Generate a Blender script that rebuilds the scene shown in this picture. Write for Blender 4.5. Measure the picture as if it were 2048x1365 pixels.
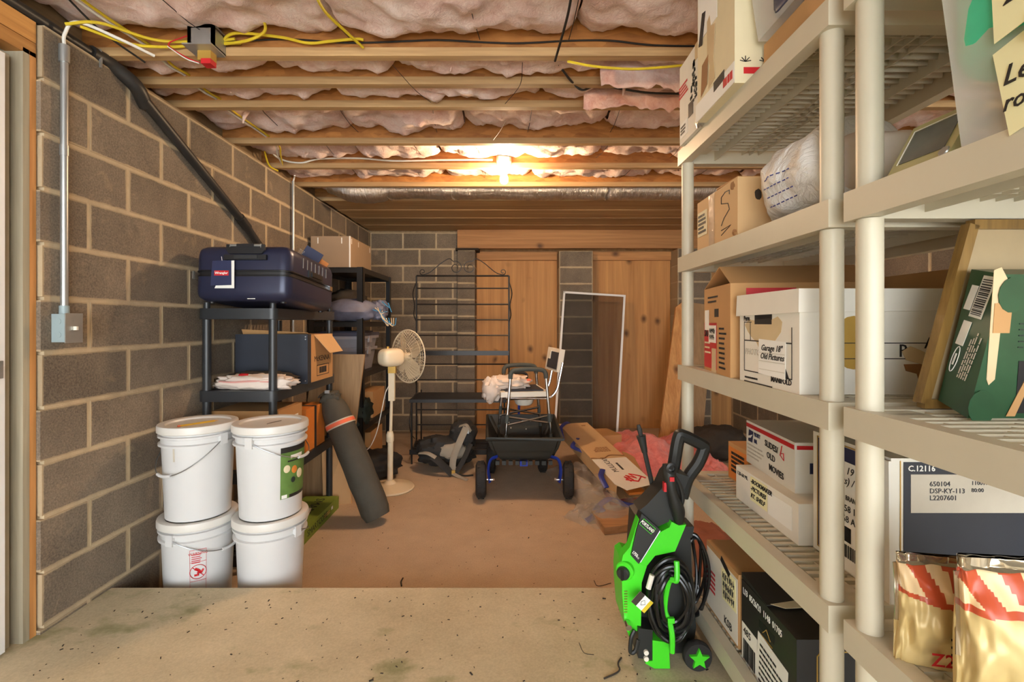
import bpy, bmesh, math, random
from mathutils import Vector, Matrix, noise, Euler
random.seed(7)
scene = bpy.context.scene
for _o in list(bpy.data.objects): bpy.data.objects.remove(_o)
C = scene.collection
# ---------------------------------------------------------------- camera
CAMH = 1.32            # eye height above the lower slab (z = 0)
F = 968.0              # focal length in pixels of the 2048 wide frame
cam = bpy.data.cameras.new('camera'); camo = bpy.data.objects.new('camera', cam); C.objects.link(camo)
cam.sensor_width = 36.0; cam.lens = F / 2048 * 36.0
cam.shift_y = -36.5 / 2048
cam.clip_start = 0.02
camo.location = (0, 0, CAMH); camo.rotation_euler = (math.pi / 2, 0, 0)
scene.camera = camo
# ---------------------------------------------------------------- world and exposure
world = bpy.data.worlds.new('world'); scene.world = world; world.use_nodes = True
bg = world.node_tree.nodes['Background']
bg.inputs[0].default_value = (0.90, 0.96, 1.0, 1); bg.inputs[1].default_value = 4.4
BULB = 570.0
vs = scene.view_settings
vs.view_transform = 'Standard'; vs.look = 'None'; vs.gamma = 1.0; vs.use_curve_mapping = False
vs.exposure = 1.25
PI = math.pi

def at(px, py, Y):     # a point of the place measured at depth Y
    return Vector(((px - 1024) * Y / F, Y, CAMH - (py - 646) * Y / F))

# ---------------------------------------------------------------- mesh builder
class MB:
    def __init__(s): s.bm = bmesh.new()
    def add(s, verts, faces, M=None):
        vs_ = [s.bm.verts.new((M @ Vector(v)) if M else Vector(v)) for v in verts]
        for f in faces:
            try: s.bm.faces.new([vs_[i] for i in f])
            except ValueError: pass
        return s
    def box(s, c, d, M=None):
        x, y, z = d[0] / 2, d[1] / 2, d[2] / 2
        v = [(c[0] + a * x, c[1] + b * y, c[2] + e * z) for e in (-1, 1) for b in (-1, 1) for a in (-1, 1)]
        return s.add(v, [(0, 2, 3, 1), (4, 5, 7, 6), (0, 1, 5, 4), (2, 6, 7, 3), (0, 4, 6, 2), (1, 3, 7, 5)], M)
    def span(s, a, b, M=None):
        c = [(a[i] + b[i]) / 2 for i in range(3)]; d = [abs(b[i] - a[i]) for i in range(3)]
        return s.box(c, d, M)
    def hexa(s, v):      # eight corners, bottom ring then top ring
        return s.add(v, [(3, 2, 1, 0), (4, 5, 6, 7), (0, 1, 5, 4), (1, 2, 6, 5), (2, 3, 7, 6), (3, 0, 4, 7)])
    def prism(s, poly, z0, z1, M=None):
        n = len(poly)
        v = [(p[0], p[1], z0) for p in poly] + [(p[0], p[1], z1) for p in poly]
        f = [tuple(range(n - 1, -1, -1)), tuple(range(n, 2 * n))]
        f += [(i, (i + 1) % n, n + (i + 1) % n, n + i) for i in range(n)]
        return s.add(v, f, M)
    def lathe(s, prof, n=24, M=None, cap=True):
        v = []; f = []
        for (r, z) in prof:
            for k in range(n):
                a = 2 * PI * k / n; v.append((r * math.cos(a), r * math.sin(a), z))
        for j in range(len(prof) - 1):
            for k in range(n):
                k2 = (k + 1) % n
                f.append((j * n + k, j * n + k2, (j + 1) * n + k2, (j + 1) * n + k))
        if cap:
            f.append(tuple(range(n - 1, -1, -1))); f.append(tuple(range((len(prof) - 1) * n, len(prof) * n)))
        return s.add(v, f, M)
    def cyl(s, p0, p1, r0, r1=None, n=12):
        p0 = Vector(p0); p1 = Vector(p1); d = p1 - p0; r1 = r0 if r1 is None else r1
        M = Matrix.Translation(p0) @ d.to_track_quat('Z', 'Y').to_matrix().to_4x4()
        return s.lathe([(r0, 0), (r1, d.length)], n, M)
    def tube(s, pts, r, n=8, closed=False, flat=None):
        P = [Vector(p) for p in pts]; m = len(P)
        if isinstance(r, (int, float)): r = [r] * m
        T = []
        for i in range(m):
            a = P[(i - 1) % m] if (closed or i > 0) else P[i]
            b = P[(i + 1) % m] if (closed or i < m - 1) else P[i]
            t = (b - a); T.append(t.normalized() if t.length > 1e-9 else Vector((0, 0, 1)))
        u = T[0].orthogonal().normalized()
        if flat is not None:
            u = (Vector(flat) - T[0] * T[0].dot(Vector(flat))).normalized()
        v = []; f = []
        for i in range(m):
            u = (u - T[i] * T[i].dot(u))
            u = u.normalized() if u.length > 1e-6 else T[i].orthogonal().normalized()
            w = T[i].cross(u)
            for k in range(n):
                a = 2 * PI * k / n
                q = (0.22 if flat is not None else 1.0)
                v.append(P[i] + u * (r[i] * q * math.cos(a)) + w * (r[i] * math.sin(a)))
        rng = m if closed else m - 1
        for i in range(rng):
            i2 = (i + 1) % m
            for k in range(n):
                k2 = (k + 1) % n
                f.append((i * n + k, i * n + k2, i2 * n + k2, i2 * n + k))
        if not closed:
            f.append(tuple(range(n - 1, -1, -1))); f.append(tuple(range((m - 1) * n, m * n)))
        return s.add(v, f)
    def grid(s, fn, nu, nv, closed_u=False):
        v = []; f = []
        for j in range(nv + 1):
            for i in range(nu + (0 if closed_u else 1)):
                v.append(fn(i / nu, j / nv))
        w = nu if closed_u else nu + 1
        for j in range(nv):
            for i in range(nu):
                i2 = (i + 1) % w
                f.append((j * w + i, j * w + i2, (j + 1) * w + i2, (j + 1) * w + i))
        return s.add(v, f)
    def blob(s, c, d, nu=24, nv=14, e=1.0, amp=0.0, sc=6.0, seed=0, M=None, flat_z=None):
        v = []; f = []
        def sp(t, p): return math.copysign(abs(t) ** p, t)
        for j in range(nv + 1):
            ph = -PI / 2 + PI * j / nv
            for i in range(nu):
                th = 2 * PI * i / nu
                q = Vector((sp(math.cos(ph), e) * sp(math.cos(th), e), sp(math.cos(ph), e) * sp(math.sin(th), e), sp(math.sin(ph), e)))
                k = 1 + amp * noise.noise(q * sc * 0.5 + Vector((seed * 7.1, seed * 3.3, 0))) + amp * .5 * noise.noise(q * sc + Vector((seed, 0, 5)))
                p = Vector((c[0] + q.x * d[0] / 2 * k, c[1] + q.y * d[1] / 2 * k, c[2] + q.z * d[2] / 2 * k))
                if flat_z is not None and p.z < flat_z: p.z = flat_z
                v.append(p)
        for j in range(nv):
            for i in range(nu):
                i2 = (i + 1) % nu
                f.append((j * nu + i, j * nu + i2, (j + 1) * nu + i2, (j + 1) * nu + i))
        s.add(v, f, M); bmesh.ops.remove_doubles(s.bm, verts=s.bm.verts, dist=1e-5); return s
    def bevel(s, w, seg=2, ang=30):
        e = [e for e in s.bm.edges if len(e.link_faces) == 2 and e.calc_face_angle(0) > math.radians(ang)]
        bmesh.ops.bevel(s.bm, geom=e, offset=w, segments=seg, profile=0.5, affect='EDGES', clamp_overlap=True); return s
    def mesh(s, name, mat, smooth=True, ang=35, recalc=True):
        if recalc: bmesh.ops.recalc_face_normals(s.bm, faces=s.bm.faces)
        me = bpy.data.meshes.new(name); s.bm.to_mesh(me); s.bm.free()
        if mat: me.materials.append(mat)
        if smooth:
            me.shade_smooth(); me.set_sharp_from_angle(angle=math.radians(ang))
        return me

def link(name, me, parent=None, M=None):
    o = bpy.data.objects.new(name, me); C.objects.link(o)
    if parent: o.parent = parent
    if M is not None: o.matrix_local = M
    return o
def part(name, mb, mat, parent=None, bevel=0, seg=2, smooth=True, ang=35, label=None, M=None, recalc=True):
    if bevel: mb.bevel(bevel, seg)
    o = link(name, mb.mesh(name, mat, smooth, ang, recalc), parent, M)
    if label: o['label'] = label
    return o
def tag(o, label, cat, group=None):
    o['label'] = label; o['category'] = cat
    if group: o['group'] = group
    return o
def thing(name, label, cat, loc=(0, 0, 0), rot=(0, 0, 0), group=None):
    o = bpy.data.objects.new(name, None); C.objects.link(o); o.empty_display_size = .05
    o.location = loc; o.rotation_euler = rot if isinstance(rot, (tuple, Euler)) else (0, 0, rot)
    return tag(o, label, cat, group)
def struct(o): o['kind'] = 'structure'; return o

AX = {'F': (Vector((1, 0, 0)), Vector((0, 0, 1))), 'L': (Vector((0, -1, 0)), Vector((0, 0, 1))),
      'R': (Vector((0, 1, 0)), Vector((0, 0, 1))), 'T': (Vector((1, 0, 0)), Vector((0, 1, 0)))}
def frame(c, ax, roll=0):
    u, v = AX[ax] if isinstance(ax, str) else (Vector(ax[0]).normalized(), Vector(ax[1]).normalized())
    n = u.cross(v).normalized(); v = n.cross(u)
    if roll:
        R = Matrix.Rotation(roll, 3, n); u = R @ u; v = R @ v
    M = Matrix((u, v, n)).transposed().to_4x4(); M.translation = Vector(c); return M
def text(parent, s, h, c, ax, mat, roll=0, sx=1.0, shear=0, align='LEFT', bold=0, name='printed_text'):
    cu = bpy.data.curves.new('t', 'FONT'); cu.body = s; cu.size = h * 1.38; cu.extrude = .0004; cu.shear = shear
    cu.align_x = align; cu.align_y = 'CENTER'; cu.offset = bold; cu.resolution_u = 2; cu.space_line = .9
    o = bpy.data.objects.new('t', cu); C.objects.link(o)
    dg = bpy.context.evaluated_depsgraph_get(); me = bpy.data.meshes.new_from_object(o.evaluated_get(dg))
    bpy.data.objects.remove(o); bpy.data.curves.remove(cu)
    me.materials.clear(); me.materials.append(mat)
    for v in me.vertices: v.co.x *= sx
    return link(name, me, parent, frame(c, ax, roll))
def decal(parent, name, w, h, c, ax, mat, roll=0, t=.0008, poly=None):
    mb = MB()
    if poly: mb.prism(poly, -t / 2, t / 2)
    else: mb.box((0, 0, 0), (w, h, t))
    return part(name, mb, mat, parent, smooth=False, M=frame(c, ax, roll))
def strokes(parent, name, pts_list, r, c, ax, mat, roll=0):
    mb = MB()
    for pts in pts_list: mb.tube([(p[0], p[1], 0) for p in pts], r, 5)
    return part(name, mb, mat, parent, M=frame(c, ax, roll))
def bars(parent, name, rects, c, ax, mat, roll=0, t=.0008):   # flat printed bars x0,y0,x1,y1
    mb = MB()
    for (a, b, e, d) in rects: mb.span((a, b, -t / 2), (e, d, t / 2))
    return part(name, mb, mat, parent, smooth=False, M=frame(c, ax, roll))
def lines(n, w, h, seed=1, frac=.6):      # rows of small print as short bars
    rr = random.Random(seed); out = []
    for i in range(n):
        y = h / 2 - (i + .5) * h / n; L = w * (0.65 + .35 * rr.random())
        x = -w / 2
        while x < -w / 2 + L:
            k = w * (.05 + .12 * rr.random()); out.append((x, y - h / n * frac / 2, min(x + k, w / 2), y + h / n * frac / 2)); x += k + w * .025
    return out
def barcode(w, h, seed=1):
    rr = random.Random(seed); out = []; x = -w / 2
    while x < w / 2:
        k = w * (.012 + .03 * rr.random()); out.append((x, -h / 2, min(x + k, w / 2), h / 2)); x += k + w * (.012 + .03 * rr.random())
    return out
def curve(pts, n=8):          # Catmull-Rom through the points
    P = [Vector(p) for p in pts]; P = [P[0] * 2 - P[1]] + P + [P[-1] * 2 - P[-2]]; out = []
    for i in range(1, len(P) - 2):
        for k in range(n):
            t = k / n; a, b, c_, d = P[i - 1], P[i], P[i + 1], P[i + 2]
            out.append(.5 * ((2 * b) + (c_ - a) * t + (2 * a - 5 * b + 4 * c_ - d) * t * t + (3 * b - a - 3 * c_ + d) * t ** 3))
    out.append(P[-2]); return out

# ---------------------------------------------------------------- materials
def srgb(r, g, b):
    def f(c):
        c /= 255.0
        return c / 12.92 if c <= .04045 else ((c + .055) / 1.055) ** 2.4
    return (f(r), f(g), f(b), 1)
class NT:
    def __init__(s, name):
        s.m = bpy.data.materials.new(name); s.m.use_nodes = True; s.t = s.m.node_tree
        s.b = s.t.nodes['Principled BSDF']; s.tc = s.n('ShaderNodeTexCoord')
    def n(s, k, **kw):
        nd = s.t.nodes.new(k)
        for a, v in kw.items(): setattr(nd, a, v)
        return nd
    def l(s, a, b): s.t.links.new(a, b)
    def map(s, scale=(1, 1, 1), rot=(0, 0, 0), out='Object'):
        m = s.n('ShaderNodeMapping'); m.inputs['Scale'].default_value = scale; m.inputs['Rotation'].default_value = rot
        s.l(s.tc.outputs[out], m.inputs[0]); return m.outputs[0]
    def noise(s, vec, scale, detail=4, rough=.55, dist=0):
        nd = s.n('ShaderNodeTexNoise'); nd.inputs['Scale'].default_value = scale; nd.inputs['Detail'].default_value = detail
        nd.inputs['Roughness'].default_value = rough; nd.inputs['Distortion'].default_value = dist
        s.l(vec, nd.inputs['Vector']); return nd.outputs['Fac']
    def ramp(s, fac, stops):
        r = s.n('ShaderNodeValToRGB'); e = r.color_ramp.elements
        while len(e) < len(stops): e.new(.5)
        for i, (p, c) in enumerate(stops):
            e[i].position = p; e[i].color = c if len(c) == 4 else (*c, 1)
        s.l(fac, r.inputs[0]); return r.outputs[0]
    def mix(s, fac, a, b, mode='MIX'):
        m = s.n('ShaderNodeMix', data_type='RGBA', blend_type=mode)
        for sock, val in ((m.inputs[0], fac), (m.inputs[6], a), (m.inputs[7], b)):
            if hasattr(val, 'links') or hasattr(val, 'is_linked'): s.l(val, sock)
            else: sock.default_value = val
        return m.outputs[2]
    def rnd(s):
        o = s.n('ShaderNodeObjectInfo'); return o.outputs['Random']
    def bump(s, h, st=.3, dist=.01):
        b = s.n('ShaderNodeBump'); b.inputs['Strength'].default_value = st; b.inputs['Distance'].default_value = dist
        s.l(h, b.inputs['Height']); s.l(b.outputs[0], s.b.inputs['Normal'])
    def col(s, c):
        if hasattr(c, 'is_linked'): s.l(c, s.b.inputs['Base Color'])
        else: s.b.inputs['Base Color'].default_value = c
    def set(s, rough=.6, metal=0, **kw):
        s.b.inputs['Roughness'].default_value = rough; s.b.inputs['Metallic'].default_value = metal
        for k, v in kw.items(): s.b.inputs[k.replace('_', ' ')].default_value = v
        return s.m
def mul(c, k): return (c[0] * k, c[1] * k, c[2] * k, 1)
def plain(name, rgb, rough=.5, metal=0, var=.10, scale=9, bump=0, bscale=60, **kw):
    t = NT(name); c = srgb(*rgb); v = t.map()
    f = t.noise(v, scale, 5)
    t.col(t.ramp(f, [(.25, mul(c, 1 - var)), (.75, mul(c, 1 + var))]))
    if bump: t.bump(t.noise(v, bscale, 4), bump, .004)
    return t.set(rough, metal, **kw)
def wood(name, dark, light, axis=0, scale=1.0, rough=.65, knots=False, grain=1.0):
    t = NT(name); sc = [22 * scale] * 3; sc[axis] = 1.3 * scale
    v = t.map(tuple(sc)); w = t.noise(v, 1.0, 6, .6, .6)
    sc2 = [60 * scale] * 3; sc2[axis] = 1.5 * scale
    w2 = t.noise(t.map(tuple(sc2)), 1.0, 3)
    c = t.ramp(w, [(.30, srgb(*dark)), (.68, srgb(*light))])
    c = t.mix(.35 * grain, c, t.ramp(w2, [(.3, mul(srgb(*dark), .8)), (.7, srgb(*light))]))
    if knots:
        k = [3.0, 3.0, 3.0]; k[axis] = 2.2
        vo = t.n('ShaderNodeTexVoronoi', voronoi_dimensions='2D'); vo.inputs['Scale'].default_value = 1.0; t.l(t.map(tuple(k), (PI / 2, 0, 0)), vo.inputs['Vector'])
        kf = t.ramp(vo.outputs['Distance'], [(.03, (1, 1, 1)), (.15, (0, 0, 0))])
        kf = t.mix(1.0, kf, t.ramp(t.noise(t.map(), 1.7, 2), [(.50, (0, 0, 0)), (.56, (1, 1, 1))]), 'MULTIPLY')
        c = t.mix(kf, c, mul(srgb(*dark), .35))
    r = t.rnd(); hv = t.n('ShaderNodeHueSaturation'); t.l(c, hv.inputs['Color'])
    mr = t.n('ShaderNodeMapRange'); mr.inputs['To Min'].default_value = .82; mr.inputs['To Max'].default_value = 1.15
    t.l(r, mr.inputs[0]); t.l(mr.outputs[0], hv.inputs['Value']); t.col(hv.outputs[0])
    t.bump(w, .15, .003); return t.set(rough)
M = {}
def mk_block():
    t = NT('concrete_block'); v = t.n('ShaderNodeNewGeometry').outputs['Position']
    big = t.noise(v, 2.6, 5, .6); fine = t.noise(v, 140, 3, .7); mid = t.noise(v, 9, 6, .65, .4)
    c = t.ramp(big, [(.3, srgb(98, 86, 73)), (.5, srgb(122, 108, 92)), (.7, srgb(146, 130, 110))])
    c = t.mix(.42, c, t.ramp(fine, [(.35, srgb(74, 66, 56)), (.65, srgb(154, 138, 118))]))
    c = t.mix(t.ramp(mid, [(.60, (0, 0, 0)), (.76, (.5, .5, .5))]), c, srgb(176, 154, 122))
    c = t.mix(t.ramp(mid, [(.26, (.4, .4, .4)), (.40, (0, 0, 0))]), c, srgb(70, 61, 52))
    # mortar smeared over the block arrises, ragged by noise
    sp = t.n('ShaderNodeSeparateXYZ'); t.l(t.tc.outputs['Object'], sp.inputs[0]); edge = []
    for k, half in ((0, .1947), (2, .0937)):
        ab = t.n('ShaderNodeMath', operation='ABSOLUTE'); t.l(sp.outputs[k], ab.inputs[0])
        mr = t.n('ShaderNodeMapRange'); mr.inputs['From Min'].default_value = half - .020; mr.inputs['From Max'].default_value = half
        t.l(ab.outputs[0], mr.inputs[0]); edge.append(mr.outputs[0])
    mx = t.n('ShaderNodeMath', operation='MAXIMUM'); t.l(edge[0], mx.inputs[0]); t.l(edge[1], mx.inputs[1])
    ad = t.n('ShaderNodeMath', operation='ADD'); t.l(mx.outputs[0], ad.inputs[0]); t.l(t.noise(v, 8, 6, .72), ad.inputs[1])
    sub = t.n('ShaderNodeMath', operation='SUBTRACT'); t.l(ad.outputs[0], sub.inputs[0]); sub.inputs[1].default_value = .75
    c = t.mix(t.ramp(sub.outputs[0], [(.36, (0, 0, 0)), (.62, (.8, .8, .8))]), c, srgb(184, 163, 130))
    hv = t.n('ShaderNodeHueSaturation'); t.l(c, hv.inputs['Color'])
    mr = t.n('ShaderNodeMapRange'); mr.inputs['To Min'].default_value = .82; mr.inputs['To Max'].default_value = 1.12
    t.l(t.rnd(), mr.inputs[0]); t.l(mr.outputs[0], hv.inputs['Value']); t.col(hv.outputs[0])
    t.bump(fine, .45, .003); return t.set(.92)
M['block'] = mk_block()
M['mortar'] = plain('mortar', (190, 170, 138), .95, var=.16, scale=14, bump=.4, bscale=90)
def mk_floor(name, a, b, green):
    t = NT(name); v = t.map(); big = t.noise(v, 1.3, 6, .6); mid = t.noise(v, 7, 6, .6); fine = t.noise(v, 120, 3)
    c = t.ramp(big, [(.32, srgb(*a)), (.68, srgb(*b))])
    c = t.mix(.3, c, t.ramp(mid, [(.3, mul(srgb(*a), .75)), (.7, mul(srgb(*b), 1.1))]))
    c = t.mix(.25, c, t.ramp(fine, [(.3, mul(srgb(*a), .6)), (.7, srgb(*b))]))
    if green:
        gm = t.ramp(t.noise(t.map((1, 1.5, 1)), 3.0, 5, .6), [(.56, (0, 0, 0)), (.68, (.62, .62, .62))])
        c = t.mix(gm, c, srgb(112, 118, 66))
    sp = t.n('ShaderNodeTexVoronoi'); sp.inputs['Scale'].default_value = 17; t.l(v, sp.inputs['Vector'])
    sm = t.ramp(sp.outputs['Distance'], [(.035, (.8, .8, .8)), (.07, (0, 0, 0))])
    c = t.mix(sm, c, srgb(70, 56, 42))
    t.col(c); t.bump(fine, .18, .002); return t.set(.85)
M['floor'] = mk_floor('lower_concrete', (184, 160, 134), (206, 182, 154), False)
M['platform'] = mk_floor('upper_concrete', (184, 168, 134), (218, 202, 168), True)
M['lumber'] = wood('joist_lumber', (150, 112, 70), (206, 168, 116), 0)
M['osb'] = None
def mk_osb():
    t = NT('osb'); v = t.map((9, 60, 34)); vo = t.n('ShaderNodeTexVoronoi'); vo.inputs['Scale'].default_value = 1.0
    t.l(v, vo.inputs['Vector']); f = t.noise(v, 1.2, 4)
    r = t.n('ShaderNodeSeparateColor'); t.l(vo.outputs['Color'], r.inputs[0])
    c = t.ramp(r.outputs[0], [(.0, srgb(140, 86, 38)), (1, srgb(188, 126, 62))])
    c = t.mix(.4, c, t.ramp(f, [(.3, srgb(128, 76, 34)), (.7, srgb(194, 134, 70))])); t.col(c)
    t.bump(f, .2, .003); return t.set(.75)
M['osb'] = mk_osb()
def mk_insul(name, a, b, d):
    t = NT(name); v = t.map(); n1 = t.noise(v, 7, 6, .65, .4); n2 = t.noise(t.map((1, 1, 1)), 38, 5, .7, 1.2)
    c = t.ramp(n1, [(.28, srgb(*d)), (.5, srgb(*a)), (.74, srgb(*b))])
    c = t.mix(.3, c, t.ramp(n2, [(.3, srgb(*d)), (.7, srgb(*b))])); t.col(c)
    t.bump(n2, .5, .012); t.b.inputs['Sheen Weight'].default_value = .3
    return t.set(1.0)
M['insul'] = mk_insul('ceiling_insulation', (238, 206, 192), (252, 238, 228), (206, 152, 136))
M['insul_pink'] = mk_insul('pink_insulation', (226, 120, 112), (244, 158, 146), (192, 84, 80))
M['sill'] = wood('sill_wood', (128, 106, 78), (172, 146, 110), 1)
M['ply'] = wood('plywood', (168, 112, 58), (214, 158, 94), 2, .45, knots=True)
M['beam'] = wood('beam_wood', (156, 104, 56), (206, 150, 92), 0, .7, knots=True)
M['soffit'] = wood('soffit_wood', (150, 112, 70), (206, 168, 116), 0, .7)
M['stud'] = wood('weathered_stud', (150, 140, 118), (190, 178, 152), 2)
M['header'] = wood('header_wood', (170, 112, 52), (212, 156, 88), 1)
M['header_v'] = wood('plank_orange', (186, 122, 62), (222, 166, 102), 2, knots=True)
M['side_brown'] = wood('stud_side', (120, 74, 34), (160, 104, 52), 2)
M['edge_grey'] = plain('edge_grey', (150, 154, 156), .7, var=.12)
M['white_paint'] = plain('white_paint', (236, 236, 234), .45, var=.03)
M['tan_trim'] = plain('tan_trim', (176, 164, 140), .6)
M['black_pipe'] = plain('black_pipe', (42, 40, 38), .45, var=.2)
M['galv'] = plain('galvanised', (176, 178, 176), .38, .75, var=.12)
M['box_grey'] = plain('box_grey', (150, 166, 168), .5, .1)
M['yellow_wire'] = plain('yellow_cable', (214, 186, 40), .45)
M['white_wire'] = plain('white_cable', (222, 218, 208), .5)
M['black_wire'] = plain('black_cable', (30, 28, 27), .5)
M['wire_thin'] = plain('thin_steel_wire', (62, 52, 46), .5, .5)
M['red'] = plain('red_print', (196, 30, 36), .5)
M['copper'] = plain('coil_gold', (190, 150, 70), .4, .4)
def mk_foil():
    t = NT('foil'); v = t.map((40, 9, 9)); n = t.noise(v, 1.6, 6, .7)
    t.col(t.ramp(n, [(.3, (.55, .53, .5)), (.7, (.82, .8, .77))])); t.bump(n, .8, .02); return t.set(.24, 1.0)
M['foil'] = mk_foil()
M['foil_tape'] = plain('foil_tape', (190, 186, 178), .3, .9)
def mk_emit(name, col, st):
    t = NT(name); t.b.inputs['Emission Color'].default_value = (*col, 1); t.b.inputs['Emission Strength'].default_value = st
    t.col((1, 1, 1, 1)); return t.set(.4)
M['bulb'] = mk_emit('bulb_glass', (1.0, .70, .42), BULB)
M['porcelain'] = plain('porcelain', (226, 222, 214), .3)
M['beige'] = plain('beige_plastic', (200, 191, 168), .42, var=.03)
M['black_plastic'] = plain('black_plastic', (44, 46, 48), .38, var=.08)
M['black_metal'] = plain('black_metal', (34, 31, 29), .4, .2, var=.1)
M['kraft'] = plain('kraft_card', (190, 144, 92), .8, var=.07, scale=5, bump=.08)
M['kraft_light'] = plain('kraft_light', (206, 168, 120), .8, var=.07, scale=5)
M['kraft_dark'] = plain('kraft_dark', (152, 108, 66), .85, var=.1)
M['white_card'] = plain('white_card', (226, 220, 206), .7, var=.05, scale=6)
M['cream_card'] = plain('cream_card', (222, 208, 170), .7, var=.07, scale=6)
M['paper'] = plain('paper_white', (236, 234, 226), .7, var=.03)
M['paper_yellow'] = plain('paper_yellow', (236, 230, 180), .7, var=.03)
M['ink'] = plain('ink_black', (22, 21, 22), .6)
M['navy'] = plain('navy_card', (36, 42, 78), .5, var=.15)
M['dark_navy'] = plain('dark_navy_card', (40, 44, 54), .5, var=.12)
M['gold'] = plain('gold_print', (190, 152, 72), .4, .3)
M['tape'] = plain('clear_tape', (214, 190, 150), .15, var=.05)
M['black_card'] = plain('black_card', (40, 38, 36), .45, var=.12)
M['orange_card'] = plain('orange_card', (216, 128, 52), .6)
M['bucket'] = plain('bucket_plastic', (208, 207, 205), .32, var=.02)
M['bucket_lid'] = plain('bucket_lid_plastic', (214, 210, 202), .35, var=.03)
M['wire_steel'] = plain('wire_steel', (150, 152, 152), .3, .9)
M['green_label'] = plain('green_label', (96, 128, 62), .5, var=.2, scale=20)
M['case_blue'] = plain('case_blue', (44, 47, 70), .32, .25, var=.05)
M['case_black'] = plain('case_black', (26, 26, 28), .4)
M['cloth_white'] = plain('cloth_white', (222, 206, 192), .9, var=.08, bump=.3, bscale=40)
M['cloth_dark'] = plain('cloth_dark', (58, 50, 42), .95, var=.15, bump=.4, bscale=50)
M['bag_black'] = plain('bag_fabric', (74, 70, 60), .85, var=.12, bump=.3, bscale=120)
M['stripe_orange'] = plain('stripe_orange', (232, 112, 76), .6)
M['stripe_grey'] = plain('stripe_grey', (196, 186, 168), .6)
M['panel_wood'] = wood('panel_wood', (150, 116, 78), (186, 150, 108), 2)
M['plank_wood'] = wood('plank_wood', (150, 106, 66), (192, 146, 100), 0)
M['fan_cream'] = plain('fan_cream', (228, 212, 180), .4, var=.04)
M['tote_grey'] = plain('tote_grey', (150, 148, 154), .4)
M['tote_lid'] = plain('tote_lid', (66, 66, 82), .4)
M['cloth_blue'] = plain('cloth_greyblue', (98, 100, 118), .55, var=.35, scale=12)
M['rope'] = plain('rope', (206, 184, 150), .8)
M['rope_blue'] = plain('rope_blue', (60, 130, 170), .7)
M['green_dark'] = plain('green_dark', (34, 46, 40), .6, var=.2, bump=.3)
M['chrome'] = plain('chrome', (208, 208, 208), .2, 1.0, var=.03)
M['pad_dark'] = plain('pad_dark', (54, 54, 60), .7)
M['grip'] = plain('grip_grey', (74, 78, 74), .7)
M['seat_white'] = plain('seat_white', (232, 224, 208), .4, var=.02)
M['cart_poly'] = plain('cart_poly', (44, 46, 42), .55, var=.15)
M['tyre'] = plain('tyre', (38, 35, 33), .8, var=.15, bump=.6, bscale=70)
M['blue_metal'] = plain('blue_metal', (36, 62, 168), .35, .2)
M['pack_black'] = plain('pack_black', (42, 40, 38), .8, var=.2)
M['pack_grey'] = plain('pack_grey', (150, 140, 124), .8, var=.1)
M['green_box'] = plain('green_box', (122, 142, 48), .55, var=.08)
M['lime'] = plain('lime_plastic', (72, 214, 40), .32, var=.04)
M['washer_black'] = plain('washer_black', (34, 35, 33), .45, var=.1)
M['hose'] = plain('hose_black', (26, 26, 26), .25)
M['frame_wood'] = wood('frame_wood', (104, 76, 38), (158, 122, 64), 2, 1.6, rough=.35)
M['led_green'] = plain('led_box_green', (40, 78, 50), .35, var=.2, scale=14)
M['teal'] = plain('teal_cloth', (58, 190, 146), .6, var=.15)
M['pencil'] = plain('pencil_yellow', (220, 172, 52), .5)
M['olive'] = plain('olive_frame', (168, 160, 112), .35)
M['mat_dark'] = plain('mat_tan', (168, 146, 110), .7)
M['screen_dark'] = plain('frame_screen', (82, 82, 74), .2, var=.4, scale=9)
M['flag_red'] = plain('flag_red', (186, 78, 46), .35)
M['flag_cream'] = plain('flag_cream', (226, 196, 150), .35)
M['gold_bag'] = plain('gold_bag', (206, 180, 122), .38, .1, var=.08)
M['silver_bag'] = plain('silver_bag', (196, 184, 162), .18, .85)
M['deck_line'] = plain('dark_gap', (40, 30, 22), .9)
def mk_clear(name, rgb, alpha, rough=.3, wr=0):
    t = NT(name); t.col(srgb(*rgb))
    if wr: t.bump(t.noise(t.map(), 16, 5, .6, 1.5), wr, .02)
    t.b.inputs['Alpha'].default_value = alpha; return t.set(rough)
M['clear_tub'] = mk_clear('clear_tub', (222, 218, 208), .46, .3)
M['plastic_film'] = mk_clear('plastic_film', (200, 190, 176), .34, .12, .6)
M['bag_film'] = mk_clear('bag_film', (240, 238, 234), .78, .42, .7)
M['mesh_screen'] = mk_clear('insect_mesh', (52, 48, 42), .5, .8)
M['film_blue'] = plain('film_blue', (44, 56, 130), .4)
# ================================================================ the setting
XL, YB, YS = -1.72, 5.88, 2.08          # left wall face, back wall face, step edge
PZ = 0.18                                # top of the upper slab
CH = 2.416 / 12; BL = .4064              # course height, block length
XR = 2.75
struct(part('floor', MB().span((-2.2, YS - .1, -.12), (XR + .2, YB + .35, 0)), M['floor'], smooth=False))
struct(part('floor_upper', MB().span((-3.4, -3.2, -.12), (XR + .2, YS, PZ)).bevel(.008, 2), M['platform'], smooth=False))
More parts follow.
